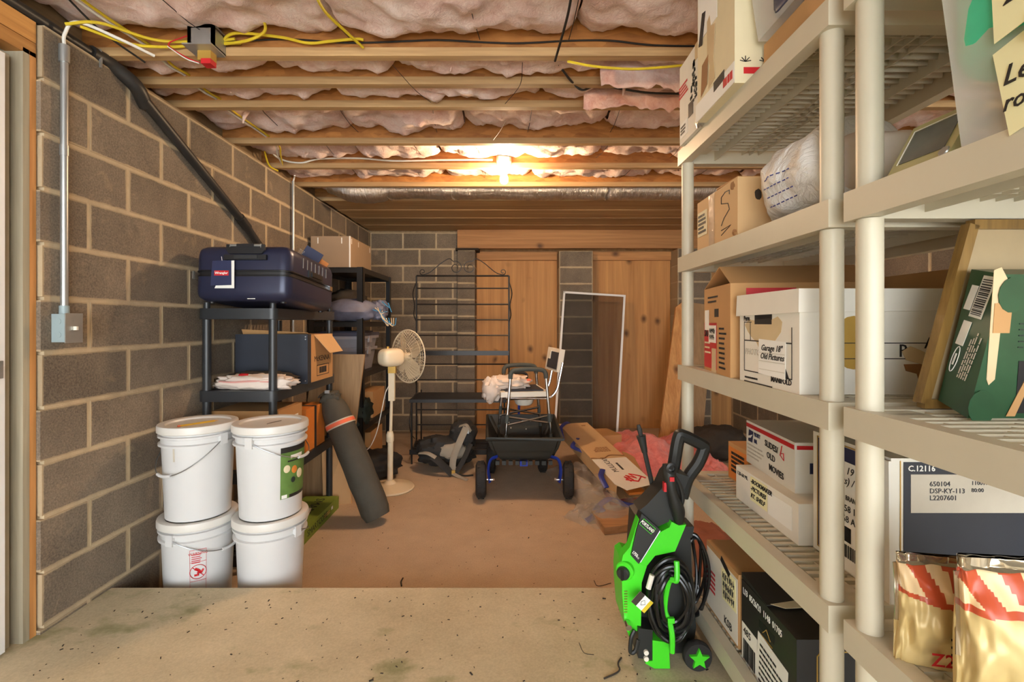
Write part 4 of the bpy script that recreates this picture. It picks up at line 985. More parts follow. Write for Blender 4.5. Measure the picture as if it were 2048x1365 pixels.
# ---- suitcase, tilted because its handle end rests on the post stubs
sc = thing('suitcase', 'navy hard-shell suitcase lying flat on the black resin rack', 'suitcase', (-1.658, 2.51, 1.436), (-.075, 0, 0))
w, d, h = .498, .64, .293
def shell(z0, z1):
    mb = MB().span((0, 0, 0), (w, d, h)); 
    e = [e for e in mb.bm.edges]
    bmesh.ops.bevel(mb.bm, geom=e, offset=.052, segments=7, profile=.5, affect='EDGES')
    for (co, no) in (((0, 0, z0), (0, 0, -1)), ((0, 0, z1), (0, 0, 1))):
        g = mb.bm.verts[:] + mb.bm.edges[:] + mb.bm.faces[:]
        r = bmesh.ops.bisect_plane(mb.bm, geom=g, plane_co=co, plane_no=no, clear_outer=True)
        ed = [x for x in r['geom_cut'] if isinstance(x, bmesh.types.BMEdge)]
        if ed: bmesh.ops.contextual_create(mb.bm, geom=ed)
    return mb
part('lower_shell', shell(-.01, .128), M['case_blue'], sc); part('upper_shell', shell(.158, .4), M['case_blue'], sc)
mb = shell(.126, .160); bmesh.ops.scale(mb.bm, vec=(.985, .988, 1), verts=mb.bm.verts, space=Matrix.Translation((-w / 2, -d / 2, 0))); part('zip_band', mb, M['case_black'], sc)
for z in (.130, .156):
    part('zip_rim', MB().tube([(x, y, z) for (x, y) in rr_poly(w, d, .052, 8)], .0045, 6, closed=True), M['case_black'], sc)
hr = part('handle_recess', MB().prism([(-.10, .02), (.10, .02), (.10, -.008), (.085, -.028), (-.085, -.028), (-.10, -.008)], 0, .012, frame((w * .55, -.006, h - .022), 'F')).bevel(.003, 2), M['case_black'], sc)
part('pull_handle', MB().tube([(w * .55 - .08, -.008, h - .03), (w * .55 - .08, -.014, h - .006), (w * .55 + .08, -.014, h - .006), (w * .55 + .08, -.008, h - .03)], .0075, 8), M['galv'], sc)
part('pull_grip', MB().span((w * .55 - .045, -.022, h - .016), (w * .55 + .045, -.006, h + .001)).bevel(.004, 2), M['case_black'], sc)
part('carry_handle', MB().span((w * .55 - .11, -.02, h - .082), (w * .55 + .11, -.004, h - .056)).bevel(.007, 3), M['case_black'], sc)
part('handle_pad', MB().span((w * .55 - .055, -.025, h - .078), (w * .55 + .065, -.012, h - .060)).bevel(.005, 2), M['black_plastic'], sc)
tg = part('hang_tag', MB().hexa([(.100, -.016, .075), (.208, -.016, .078), (.208, -.014, .078), (.100, -.014, .075), (.108, -.022, .204), (.205, -.022, .206), (.205, -.020, .206), (.108, -.020, .204)]), M['navy'], sc, smooth=False)
part('inner_card', MB().hexa([(.120, -.013, .062), (.222, -.013, .062), (.222, -.011, .062), (.120, -.011, .062), (.19, -.018, .206), (.219, -.018, .206), (.219, -.016, .206), (.19, -.016, .206)]), M['paper'], tg, smooth=False)
decal(tg, 'red_logo', .074, .026, (.157, -.0205, .140), 'F', M['red']); text(tg, 'Wrangler', .0125, (.157, -.0222, .140), 'F', M['paper'], align='CENTER', bold=.0003)
part('tag_string', MB().tube([(.157, -.020, .205), (.157, -.026, .225)], .0012, 5), M['paper'], tg)
part('side_handle', MB().span((w - .004, .255, .168), (w + .016, .40, .192)).bevel(.006, 3), M['case_black'], sc)
part('side_handle_mount', MB().span((w - .006, .23, .160), (w + .008, .425, .200)).bevel(.005, 2), M['black_plastic'], sc)
for k in range(7): part('ridge_highlight', MB().span((w - .001, .16 + k * .055, .20), (w + .0022, .165 + k * .055, .255)).bevel(.001, 1), M['galv'], sc)  # highlights on the shell ridges, put into the colour as bright metal strips
part('zip_pull', MB().span((-.006, .0, .115), (-.002, .014, .155)).bevel(.001, 1), M['galv'], sc)
part('zip_lock', MB().span((w - .006, d - .10, .13), (w + .010, d - .06, .156)).bevel(.003, 2), M['chrome'], sc)
for (x, y) in ((.06, .07), (.44, .07), (.06, d - .07), (.44, d - .07)): part('foot', MB().lathe([(.014, -.008), (.018, .012)], 14), M['case_black'], sc, M=Matrix.Translation((x, y, 0)))
part('foot_strip', MB().span((.275, .018, .010), (.315, .03, .014)), M['paper'], sc, smooth=False)
bk = thing('booklet', 'small dark blue booklet with orange card standing on the suitcase', 'booklet', (-1.30, 3.02, 1.66), (0, 0, .15))
part('blue_cover', MB().box((0, 0, .07), (.115, .004, .13), Matrix.Rotation(.55, 4, 'Y')), M['navy'], bk, smooth=False)
part('orange_card', MB().box((.055, .03, .05), (.09, .003, .12), Matrix.Rotation(.6, 4, 'Y')), M['orange_card'], bk, smooth=False)
bars(bk, 'printed_text', lines(4, .04, .03, 3, .3), (-.01, -.0035, .10), 'F', M['stripe_grey'], roll=-.55)
# ---- middle shelf of the rack
zs = .95
bp = thing('black_case', 'flat black board case with corner screws on the rack middle shelf', 'case', (-1.675, 2.93, zs))
part('board', MB().span((0, 0, 0), (.438, .05, .30)).bevel(.003, 2), M['dark_navy'], bp)
for (x, z) in ((.425, .285), (.425, .27), (.425, .018)): part('screw', MB().cyl((x, -.002, z), (x, .002, z), .004, n=8), M['galv'], bp)
mk = carton('carton', 'tan carton with open flap and black print behind the black board case', (-1.66, 2.99, zs), (.418, .36, .295), M['kraft'])
text(mk, 'McKENNA', .036, (.4188, .05, .14), 'R', M['ink'], sx=1.1); bars(mk, 'bar_code', barcode(.12, .04, 6), (.4188, .19, .065), 'R', M['ink'])
bars(mk, 'printed_frame', [(-.10, -.035, .10, -.031), (-.10, .031, .10, .035), (-.10, -.035, -.096, .035), (.096, -.035, .10, .035)], (.4188, .19, .065), 'R', M['ink'])
part('flap', MB().hexa([(.415, .05, .293), (.418, .05, .296), (.418, .33, .296), (.415, .33, .293), (.49, .12, .175), (.493, .12, .177), (.493, .35, .177), (.49, .35, .175)]), M['kraft_light'], mk, smooth=False)
part('flap', MB().hexa([(.0, .0, .295), (.41, .0, .295), (.41, .004, .295), (.0, .004, .295), (.0, -.02, .33), (.41, -.03, .31), (.41, -.026, .31), (.0, -.016, .33)]), M['kraft'], mk, smooth=False)
def heap(name, label, cat, c, d, mat, seed, amp=.25, e=.8, rz=0, nu=44, nv=24):
    o = part(name, MB().blob((0, 0, d[2] / 2), d, nu, nv, e, amp, 6, seed, flat_z=0), mat, ang=180); o.location = c; o.rotation_euler = (0, 0, rz); return tag(o, label, cat)
heap('folded_cloth', 'dark brown folded cloth on the rack behind the white shirt', 'cloth', (-1.46, 2.83, zs), (.40, .16, .085), M['cloth_dark'], 3)
ws = thing('white_shirt', 'crumpled white shirt with pink trim lying on the rack', 'cloth', (-1.44, 2.72, zs))
part('fabric', MB().blob((0, 0, .035), (.42, .15, .085), 48, 24, .75, .28, 7, 5, flat_z=0), M['cloth_white'], ws, ang=180)
part('pink_trim', MB().tube(curve([(-.17, -.06, .045), (-.08, -.078, .045), (.02, -.074, .05), (.14, -.07, .045)], 6), .005, 6), plain('pink_trim', (222, 160, 150), .9), ws)
part('red_patch', MB().blob((-.06, -.01, .078), (.06, .05, .016), 14, 8, 1, .3), M['red'], ws, ang=180)
# ---- lower shelf of the rack: cartons behind the buckets
kz = .505
k1 = carton('carton', 'wide tan carton on the rack shelf behind the white buckets', (-1.665, 2.68, kz), (.372, .30, .325), M['kraft'])
decal(k1, 'white_label', .05, .06, (.373, .22, .24), 'R', M['paper']); bars(k1, 'printed_text', lines(6, .16, .09, 4), (.3728, .14, .13), 'R', M['kraft_dark'])
k2 = carton('carton', 'orange-brown carton with black strap on the rack behind the wide tan one', (-1.65, 3.03, kz), (.36, .30, .27), M['orange_card'])
part('strap', MB().span((-.002, .13, -.001), (.362, .16, .272)), M['black_plastic'], k2, smooth=False)
# ---- buckets
bk_prof = [(.128, 0), (.133, .004), (.1465, .335), (.1475, .335), (.1590, .337), (.1590, .345), (.148, .349), (.149, .370), (.1600, .374), (.1600, .382), (.149, .385), (.150, .41)]
ld_prof = [(.0, .418), (.128, .418), (.133, .426), (.152, .430), (.162, .427), (.1645, .420), (.1645, .396), (.161, .393), (.153, .396)]
def bucket(label, loc, rz, hang, extra=None, side=1):
    t = thing('bucket', label, 'bucket', loc, (0, 0, rz), 'white lidded buckets stacked by the block wall')
    part('pail', MB().lathe(bk_prof, 48), M['bucket'], t)
    part('lid', MB().lathe(ld_prof, 48, cap=False), M['bucket_lid'], t)
    pts = []
    for k in range(25):
        a = PI * k / 24; sw = math.sin(a)
        pts.append((.160 * math.cos(a), -.158 * sw - .01 * sw, .365 - hang * sw))
    part('bail', MB().tube(pts, .0022, 6), M['wire_steel'], t)
    gp = [p for p in pts[10:15]]
    g = part('bail_grip', MB().tube(gp, .007, 10), M['bucket'], t)
    for s in (-1, 1): part('handle_ear', MB().box((s * .153, 0, .36), (.022, .034, .05)).bevel(.004, 2), M['bucket'], t)
    return t
BH = .428
BP = [(-1.478, 2.285), (-1.140, 2.29)]
b0 = bucket('white lidded bucket with red warning print standing on the slab', (*BP[0], 0), 1.39, .085)
b1 = bucket('white lidded bucket with a yellow pencil lying on its lid', (*BP[0], BH), -.35, .15)
b2 = bucket('plain white lidded bucket under the one with the green label', (*BP[1], 0), 2.8, .06)
b3 = bucket('white lidded bucket with a green picture label on its side', (*BP[1], BH), 1.45, .095)
# warning print follows the curved wall
def wrap(parent, name, a0, a1, z0, z1, mat, e=.0012, n=10, rows=1):
    def R_(z): return .133 + (.1465 - .133) * z / .335 + e
    part(name, MB().grid(lambda u, v: (R_(z0 + (z1 - z0) * v) * math.cos(a0 + (a1 - a0) * u), R_(z0 + (z1 - z0) * v) * math.sin(a0 + (a1 - a0) * u), z0 + (z1 - z0) * v), n, 4), mat, parent)
def on_world(t, ang): return ang - t.rotation_euler.z
A0 = on_world(b0, -1.02)
def wl_(z, a, b, mat=M['red'], t=.003, e=.0014): wrap(b0, 'warning_print', A0 + a, A0 + b, z, z + t, mat, e)
for z in (.085, .165, .25, .305): wl_(z, -.22, .22, t=.0018)
for a in (-.22, .212): wrap(b0, 'warning_print', A0 + a, A0 + a + .008, .02, .307, M['red'], .0014, 2)
rr_ = random.Random(4)
for k in range(5): wl_(.295 - .0001 - k * .009 - .012, -.17, .05 + .12 * rr_.random(), t=.0035)
for k in range(5): wl_(.075 - k * .009, -.17, .05 + .12 * rr_.random(), t=.0035)
Rw = .1445
def ring(cx, cz, r):
    return [((Rw) * math.cos(A0 + (cx + r * math.cos(q)) / .143), Rw * math.sin(A0 + (cx + r * math.cos(q)) / .143), cz + r * math.sin(q)) for q in [2 * PI * k / 28 for k in range(28)]]
part('warning_ring', MB().tube(ring(0, .207, .031), .0014, 5, closed=True), M['red'], b0)
def surf(x, z): a = A0 + x / .143; return (.1425 * math.cos(a), .1425 * math.sin(a), z)
part('warning_figure', MB().tube([surf(-.012, .222), surf(.0, .215), surf(.012, .20)], .006, 6).tube([surf(-.014, .192), surf(.0, .192), surf(.0, .205)], .005, 6).tube([surf(.012, .20), surf(.02, .215)], .004, 6), M['red'], b0)
part('warning_slash', MB().tube([surf(-.022, .229), surf(.022, .185)], .0016, 5), M['red'], b0)
text(b0, 'WARNING', .011, (Rw * 1.012 * math.cos(A0) , Rw * 1.012 * math.sin(A0), .290), ((-math.sin(A0), math.cos(A0), 0), (0, 0, 1)), M['red'], align='CENTER')
wrap(b1, 'drip_mark', on_world(b1, -1.72), on_world(b1, -1.66), .275, .335, M['stripe_grey'])
AG = on_world(b3, -.42)
wrap(b3, 'green_label', AG - .42, AG + .75, .09, .30, M['green_label'], .0012, 16)
wrap(b3, 'label_band', AG - .42, AG + .75, .30, .325, M['black_card'], .0014, 16); wrap(b3, 'label_band', AG - .12, AG + .75, .09, .105, M['black_card'], .0018, 12); wrap(b3, 'label_code', AG - .38, AG - .2, .092, .108, M['paper'], .0018, 4)
wrap(b3, 'label_title', AG - .2, AG + .5, .255, .262, M['black_card'], .0018, 8); wrap(b3, 'label_title', AG - .1, AG + .4, .27, .285, M['paper'], .0018, 8)
def spot(t, a, z, r, mat, nm):
    mb = MB().blob((0, 0, 0), (.004, r * 2, r * 2.2), 14, 10); o = part(nm, mb, mat, t, M=Matrix.Translation((.1435 * math.cos(a), .1435 * math.sin(a), z)) @ Matrix.Rotation(a, 4, 'Z'))
spot(b3, AG - .22, .225, .016, M['cream_card'], 'label_onion'); spot(b3, AG + .05, .215, .016, M['orange_card'], 'label_carrot'); spot(b3, AG + .28, .19, .02, M['cream_card'], 'label_turnip'); spot(b3, AG + .0, .17, .012, M['green_dark'], 'label_leaf')
part('ring', MB().tube(curve([(.05, -.02, .4185), (.0, -.005, .4195), (-.03, .0, .4185)], 5), .0025, 5), M['wire_steel'], b3)
pc = thing('pencil', 'yellow wooden pencil lying on the bucket lid', 'pencil', (BP[0][0] + .01, BP[0][1] - .02, BH + .4215), (0, 0, .95))
part('shaft', MB().lathe([(.0045, -.075), (.0045, .07)], 6, Matrix.Rotation(PI / 2, 4, 'Y')), M['pencil'], pc); part('tip', MB().lathe([(.0045, .07), (.0008, .088)], 6, Matrix.Rotation(PI / 2, 4, 'Y')), M['kraft_light'], pc); part('eraser', MB().lathe([(.0046, -.085), (.0046, -.075)], 8, Matrix.Rotation(PI / 2, 4, 'Y')), M['stripe_orange'], pc)
# ---- green flooring carton and white tray under the rack
gc = carton('flooring_carton', 'lime green flooring carton lying on the slab under the rack', (-1.47, 2.62, 0), (.235, .83, .085), M['green_box'], rz=.0)
text(gc, 'SMARTCORE', .062, (.13, .78, .0856), ((0, -1, 0), (1, 0, 0)), M['green_dark'], sx=1.15)
text(gc, 'SMARTCORE', .04, (.2358, .30, .042), 'R', M['green_dark']); bars(gc, 'printed_text', lines(2, .12, .025, 3), (.2358, .62, .042), 'R', M['gold']); decal(gc, 'label', .03, .02, (.2358, .70, .05), 'R', M['paper'])
wt = thing('plastic_tray', 'shallow white plastic tray on the green flooring carton behind the buckets', 'tray', (-1.385, 2.98, .086), (0, 0, .25))
part('tray', MB().hexa([(-.10, -.10, .0), (.10, -.10, .0), (.10, .10, .0), (-.10, .10, 0), (-.12, -.12, .035), (.12, -.12, .035), (.12, .12, .035), (-.12, .12, .035)]).bevel(.004, 2), M['white_paint'], wt)
part('rim', MB().tube([(-.12, -.12, .035), (.12, -.12, .035), (.12, .12, .035), (-.12, .12, .035)], .004, 6, closed=True), M['stripe_grey'], wt)
# ---- long black bag leaning against the rack
lbg = thing('carry_bag', 'long dark fabric carry bag with an orange band leaning on the rack', 'bag', (-.90, 3.20, 0))
p0, p1 = Vector((.0, .0, .07)), Vector((-.345, .12, .80)); ax_ = (p1 - p0); Ln = ax_.length; ax_.normalize()
Mb = Matrix.Translation(p0) @ ax_.to_track_quat('Z', 'Y').to_matrix().to_4x4()
def bag_r(t): return .098 if t < .7 else .098 - .012 * (t - .7) / .3
def bagf(u, v):
    a = 2 * PI * u; t = -.045 + v * 1.045
    r = bag_r(t) * (1 if v > .05 else (.86 + .14 * (v / .05)))
    r *= 1 + .06 * noise.noise(Vector((math.cos(a) * 1.6, math.sin(a) * 1.6, t * 5))) + .025 * noise.noise(Vector((math.cos(a) * 4, math.sin(a) * 4, t * 14)))
    if t > .86: r *= 1 - .35 * ((t - .86) / .14) ** 2
    return Mb @ Vector((r * math.cos(a), r * math.sin(a) * .92, t * Ln))
mb = MB().grid(bagf, 40, 60, True); bmesh.ops.holes_fill(mb.bm, edges=[e for e in mb.bm.edges if e.is_boundary], sides=60)
for v_ in mb.bm.verts: v_.co.z = max(v_.co.z, .004)
part('fabric', mb, M['bag_black'], lbg, ang=60)
def band(t, dr, n=40): return [Mb @ Vector(((bag_r(t) + dr) * math.cos(a), (bag_r(t) + dr) * .92 * math.sin(a), t * Ln)) for a in [2 * PI * k / n for k in range(n)]]
def ringband(t0, t1, dr, mat, nm):
    A, B = band(t0, dr), band(t1, dr); part(nm, MB().add(A + B, [(i, (i + 1) % 40, 40 + (i + 1) % 40, 40 + i) for i in range(40)]), mat, lbg)
ringband(.745, .755, .0075, M['stripe_grey'], 'grey_band'); ringband(.755, .785, .0085, M['stripe_orange'], 'orange_band'); ringband(.785, .795, .0075, M['stripe_grey'], 'grey_band')
part('closed_flap', MB().blob(Mb @ Vector((.0, 0, Ln * 1.0)), (.13, .13, .10), 26, 16, .8, .35, 6, 4), M['bag_black'], lbg, ang=60)
part('strap_end', MB().tube(curve([Mb @ Vector((.0, .02, Ln * 1.02)), Mb @ Vector((.06, .03, Ln * 1.05)), Mb @ Vector((.12, .02, Ln * 1.03))], 6), .022, 8, flat=(0, 1, 0)), M['bag_black'], lbg)
part('buckle', MB().box((-.33, .02, .86), (.03, .012, .02)).bevel(.003, 1), M['galv'], lbg)
# ---- panel leaning between the racks
pn = part('leaning_board', MB().hexa([(-1.62, 3.60, .0), (-1.235, 3.60, .0), (-1.235, 3.622, .0), (-1.62, 3.622, .0), (-1.50, 3.66, 1.08), (-1.115, 3.66, 1.08), (-1.115, 3.682, 1.08), (-1.50, 3.682, 1.08)]).bevel(.002, 1), M['panel_wood'])
tag(pn, 'brown wood grain panel leaning between the two black racks', 'panel')
pn2 = part('leaning_offcut', MB().hexa([(-1.35, 3.46, .0), (-1.17, 3.53, .0), (-1.17, 3.545, .0), (-1.35, 3.475, .0), (-1.40, 3.56, .42), (-1.24, 3.585, .42), (-1.24, 3.60, .42), (-1.40, 3.575, .42)]), M['kraft_light'], smooth=False)
tag(pn2, 'short pale offcut leaning on the panel behind the carry bag', 'panel')
# ================================================================ second rack, black steel
AX0, AX1, AY0, AY1 = -1.70, -1.25, 4.05, 4.98
r2 = thing('steel_rack', 'tall black steel rack in the corner holding grey totes', 'shelving', (AX0, AY0, 0))
w2, d2 = AX1 - AX0, AY1 - AY0
AT = [.06, .45, .90, 1.33, 1.785]
sh2 = MB().span((0, 0, -.008), (w2, d2, 0)).span((0, 0, -.045), (w2, .012, 0)).span((0, d2 - .012, -.045), (w2, d2, 0)).span((0, 0, -.045), (.012, d2, 0)).span((w2 - .012, 0, -.045), (w2, d2, 0)).mesh('shelf', M['black_metal'], False)
for z in AT: s = link('shelf', sh2, r2); s.location = (0, 0, z)
for (x, y) in ((0, 0), (w2, 0), (0, d2), (w2, d2)):
    sx = -1 if x else 1; sy = -1 if y else 1
    mb = MB().span((x - sx * .004, y - sy * .004, 0), (x + sx * .048, y, 1.787)).span((x - sx * .004, y - sy * .004, 0), (x, y + sy * .048, 1.787)); part('post', mb, M['black_metal'], r2, smooth=False)
tb = carton('carton', 'large taupe carton with white tape strips on top of the steel rack', (-1.69, 4.065, 1.786), (.33, .60, .262), plain('taupe_card', (158, 132, 104), .75, var=.04))
for (x, y, ax) in ((.06, 0, 'F'), (.26, 0, 'F')): decal(tb, 'tape_strip', .008, .05, (x, -.001, .225), ax, M['paper'])
for y in (.04, .22, .56): decal(tb, 'tape_strip', .012, .045, (.331, y, .225), 'R', M['paper'])
part('corner_tape', MB().span((.322, -.0012, .0), (.3312, .012, .263)), M['paper'], tb, smooth=False)
sk = thing('stuff_sack', 'grey-blue stuff sack with cords lying on the steel rack', 'bag', (-1.30, 4.13, 1.331), (0, 0, .35))
part('sack', MB().blob((-.05, .0, .095), (.40, .26, .20), 44, 28, .85, .13, 3, 9, flat_z=0), M['cloth_blue'], sk, ang=24)
part('sack_mouth', MB().blob((.16, .03, .10), (.16, .18, .17), 30, 20, .9, .25, 4, 3, flat_z=.0), M['cloth_blue'], sk, ang=24)
for k in range(7):
    a = k * .9; part('cord', MB().tube(curve([(.10 + .02 * k, -.09, .10 + .02 * math.sin(a)), (.17, -.115 + .01 * math.cos(a), .05 + .02 * math.cos(a)), (.20 + .012 * k, -.12, -.01 - .03 * abs(math.sin(a))), (.17 + .02 * k, -.115, .03)], 6), .0035, 6), M['rope'] if k % 3 else M['rope_blue'], sk)
part('cord', MB().tube(curve([(.18, -.05, .17), (.24, -.06, .12), (.23, -.06, .16), (.26, -.05, .08)], 6), .005, 6), M['rope_blue'], sk)
dh = heap('dark_bundle', 'dark brown bundle at the wall side of the steel rack shelf', 'bundle', (-1.52, 4.5, 1.331), (.30, .55, .30), M['cloth_dark'], 6, .12)
def tote(label, loc, lid, sz=(.36, .52, .19)):
    t = thing('storage_tote', label, 'tote', loc, (0, 0, 0)); w, d, h = sz
    part('tub', MB().hexa([(.03, .03, 0), (w - .03, .03, 0), (w - .03, d - .03, 0), (.03, d - .03, 0), (0, 0, h), (w, 0, h), (w, d, h), (0, d, h)]).bevel(.02, 3), M['tote_grey'], t)
    part('rim', MB().span((-.012, -.012, h - .025), (w + .012, d + .012, h)).bevel(.006, 2), M['tote_grey'], t)
    if lid: part('lid', MB().span((-.016, -.016, h), (w + .016, d + .016, h + .03)).bevel(.008, 2).span((.03, .03, h + .03), (w - .03, d - .03, h + .042)), M['tote_lid'], t)
    part('latch', MB().span((w, d * .42, h - .06), (w + .016, d * .58, h + .005)).bevel(.004, 2), M['tote_grey'], t)
    return t
tote('grey plastic tote standing on the steel rack shelf beneath another', (-1.655, 4.10, .901), False, (.36, .50, .20)); tote('grey plastic tote with dark blue lid nested above another tote', (-1.665, 4.09, 1.035), True, (.38, .52, .17))
heap('green_bag', 'dark green plastic bag slumped on the low shelf of the steel rack', 'bag', (-1.33, 4.15, .451), (.24, .26, .24), M['green_dark'], 2, .3)
carton('carton', 'tan carton beside the dark green bag on the steel rack', (-1.42, 4.42, .451), (.15, .40, .24), M['kraft'])
heap('black_bag', 'black bag lying on the slab under the steel rack', 'bag', (-1.22, 4.15, 0.0), (.5, .42, .22), M['pack_black'], 8, .25)
carton('carton', 'plain tan carton behind the carry bag on the lowest steel rack shelf', (-1.66, 4.45, .061), (.36, .40, .25), M['kraft'])
# ================================================================ pedestal fan
fa = thing('pedestal_fan', 'cream pedestal fan turned away on a round base', 'fan', (-.97, 3.85, 0))
part('base', MB().lathe([(.0, 0), (.185, 0), (.192, .008), (.186, .018), (.12, .030), (.05, .045), (.028, .07), (.0, .07)], 40, cap=False), M['fan_cream'], fa)
part('lower_pole', MB().cyl((0, 0, .05), (.004, 0, .40), .022, n=18), M['fan_cream'], fa)
part('collar', MB().lathe([(.024, .37), (.030, .38), (.030, .43), (.022, .455)], 18), M['fan_cream'], fa)
part('upper_pole', MB().cyl((.004, 0, .42), (.012, 0, .74), .0125, n=16), M['chrome'] if False else M['fan_cream'], fa)
part('bracket', MB().span((-.010, -.016, .70), (.038, .016, .93)).bevel(.006, 2), M['fan_cream'], fa)
part('tilt_knob', MB().lathe([(.012, 0), (.014, .02)], 12, frame((-.012, 0, .92), ((0, 1, 0), (0, 0, 1)))), M['copper'], fa)
part('neck', MB().span((-.012, -.022, .92), (.048, .022, .975)).bevel(.006, 2), M['copper'], fa)
hd_ = part('motor_housing', MB().blob((0, 0, 0), (.15, .20, .145), 28, 18, .62), M['fan_cream'], fa, M=Matrix.Translation((.01, -.01, 1.045)) @ Matrix.Rotation(-.70, 4, 'Z'))
part('oscillation_knob', MB().lathe([(.012, 0), (.010, .022)], 12), M['copper'], hd_, M=Matrix.Translation((0, -.03, .066)))
part('badge', MB().box((.06, -.01, -.018), (.012, .05, .025)), M['stripe_grey'], hd_, smooth=False)
for k in range(6): part('vent_slot', MB().box((-.03 + .012 * k, -.094, .0), (.004, .006, .05)), M['pad_dark'], hd_, smooth=False)
HM = Matrix.Translation((.01, -.01, 1.045)) @ Matrix.Rotation(-.70, 4, 'Z')     # fan axis = local +Y
def cage(sgn, n=44):
    mb = MB(); R0, y0 = .215, .165
    for k in range(n):
        a = 2 * PI * k / n; pts = []
        for t in (0, .25, .5, .75, .92, 1):
            r = .03 + (R0 - .03) * t; y = y0 + sgn * .062 * (1 - t ** 3.2)
            pts.append((r * math.cos(a), y, r * math.sin(a)))
        mb.tube(pts, .0013, 4)
    for r, t in ((.03, 0), (.12, .5), (.19, .87)):
        y = y0 + sgn * .062 * (1 - t ** 3.2); mb.tube([(r * math.cos(2 * PI * q / 40), y, r * math.sin(2 * PI * q / 40)) for q in range(40)], .0016, 4, closed=True)
    return mb
part('rear_grille', cage(-1), M['fan_cream'], fa, M=HM); part('front_grille', cage(1), M['fan_cream'], fa, M=HM)
part('guard_ring', MB().tube([(.216 * math.cos(2 * PI * q / 60), .165, .216 * math.sin(2 * PI * q / 60)) for q in range(60)], .005, 6, closed=True), M['fan_cream'], fa, M=HM)
part('hub', MB().lathe([(.03, .10), (.034, .15), (.028, .185)], 18, Matrix.Rotation(-PI / 2, 4, 'X')), M['fan_cream'], fa, M=HM)
for k in range(4):
    a0 = 2 * PI * k / 4 + .5
    def bl(u, v):
        r = .03 + .16 * u; wd = .95 * (.35 + .65 * math.sin(PI * min(1, .15 + u * .8)))
        a = a0 + (v - .5) * wd * 1.2; return (r * math.cos(a), .165 + (v - .5) * .045, r * math.sin(a))
    mb = MB().grid(bl, 10, 8); bmesh.ops.solidify(mb.bm, geom=mb.bm.faces, thickness=.002); part('blade', mb, M['fan_cream'], fa, M=HM)
part('power_cord', MB().tube(curve([(-.005, -.02, .82), (-.03, -.03, .76), (-.06, -.03, .62), (-.10, -.03, .45), (-.16, -.02, .33), (-.24, .02, .29)], 8), .004, 6), M['white_wire'], fa)
# ================================================================ wrought iron baker's rack
br = thing('wire_rack', 'black wrought iron rack with scroll top against the back wall', 'rack', (-.977, 4.95, 0))
BW, BZ = .946, 1.80
for x in (0, BW):
    part('post', MB().cyl((x, 0, .0), (x, 0, BZ), .0085, n=10), M['black_metal'], br); part('rear_leg', MB().cyl((x, .26, 0), (x, .26, .60), .008, n=10), M['black_metal'], br)
    part('front_leg', MB().cyl((x + (.04 if x == 0 else -.04), -.43, 0), (x + (.04 if x == 0 else -.04), -.43, .60), .009, n=10), M['black_metal'], br)
    part('side_rail', MB().cyl((x + (.04 if x == 0 else -.04), -.43, .60), (x, 0, .60), .008, n=8), M['black_metal'], br); part('side_rail', MB().cyl((x + (.04 if x == 0 else -.04), -.43, .12), (x, 0, .12), .008, n=8), M['black_metal'], br)
    s = -1 if x == 0 else 1
    part('side_scroll', MB().tube(curve([(x, -.0, 1.74), (x + s * .03, -.03, 1.62), (x + s * .01, -.05, 1.5), (x + s * .02, -.03, 1.40), (x, 0, 1.33)], 6), .006, 6), M['black_metal'], br)
    part('side_scroll', MB().tube(curve([(x, -.0, .95), (x, -.06, .85), (x, -.10, .78), (x, -.05, .72), (x, 0, .66)], 6), .005, 6), M['black_metal'], br)
    part('leg_scroll', MB().tube(curve([(x, -.10, .58), (x, -.25, .50), (x, -.34, .36), (x, -.25, .24), (x, -.1, .16)], 6), .005, 6), M['black_metal'], br)
for z, r in ((BZ, .009), (1.673, .007), (1.509, .008), (1.351, .007), (1.192, .007), (.896, .007), (.737, .007), (.43, .007), (.277, .007)):
    part('rung', MB().cyl((0, 0, z), (BW, 0, z), r, n=8), M['black_metal'], br)
for y in (0, -.04, -.08, -.12): part('shelf_wire', MB().cyl((0, y, 1.018), (BW, y, 1.018), .007, n=8), M['black_metal'], br)
part('shelf_front_bar', MB().span((0, -.128, .995), (BW, -.118, 1.04)), M['black_metal'], br, smooth=False)
for z in (.60, .12):
    for k in range(9): part('shelf_wire', MB().cyl((.02, -.43 + k * .054, z), (BW - .02, -.43 + k * .054, z), .0075, n=8), M['black_metal'], br)
part('shelf_front_bar', MB().span((.02, -.44, .575), (BW - .02, -.428, .605)), M['black_metal'], br, smooth=False); part('shelf_front_bar', MB().span((.02, -.44, .09), (BW - .02, -.428, .135)), M['black_metal'], br, smooth=False)
def spiral(cx, cz, r, turns, a0, sgn): return [(cx + r * (1 - .72 * k / 30) * math.cos(a0 + sgn * turns * 2 * PI * k / 30), 0, cz + r * (1 - .72 * k / 30) * math.sin(a0 + sgn * turns * 2 * PI * k / 30)) for k in range(31)]
for s in (1, -1):
    m_ = lambda x: BW / 2 + s * x
    sp = [(m_(p[0]), p[1], p[2]) for p in spiral(-.072, BZ + .085, .068, 1.4, PI * .62, -1)]
    arm = curve([(m_(-.435), 0, BZ + .02), (m_(-.40), 0, BZ + .012), (m_(-.33), 0, BZ + .04), (m_(-.22), 0, BZ + .13), (m_(-.14), 0, BZ + .175), sp[0]], 8)
    part('top_scroll', MB().tube(arm[:-1] + sp, .0045, 6), M['black_metal'], br)
    part('end_curl', MB().tube([(m_(p[0]), p[1], p[2]) for p in spiral(-.41, BZ + .042, .032, 1.1, -PI * .55, -1)], .0042, 6), M['black_metal'], br)
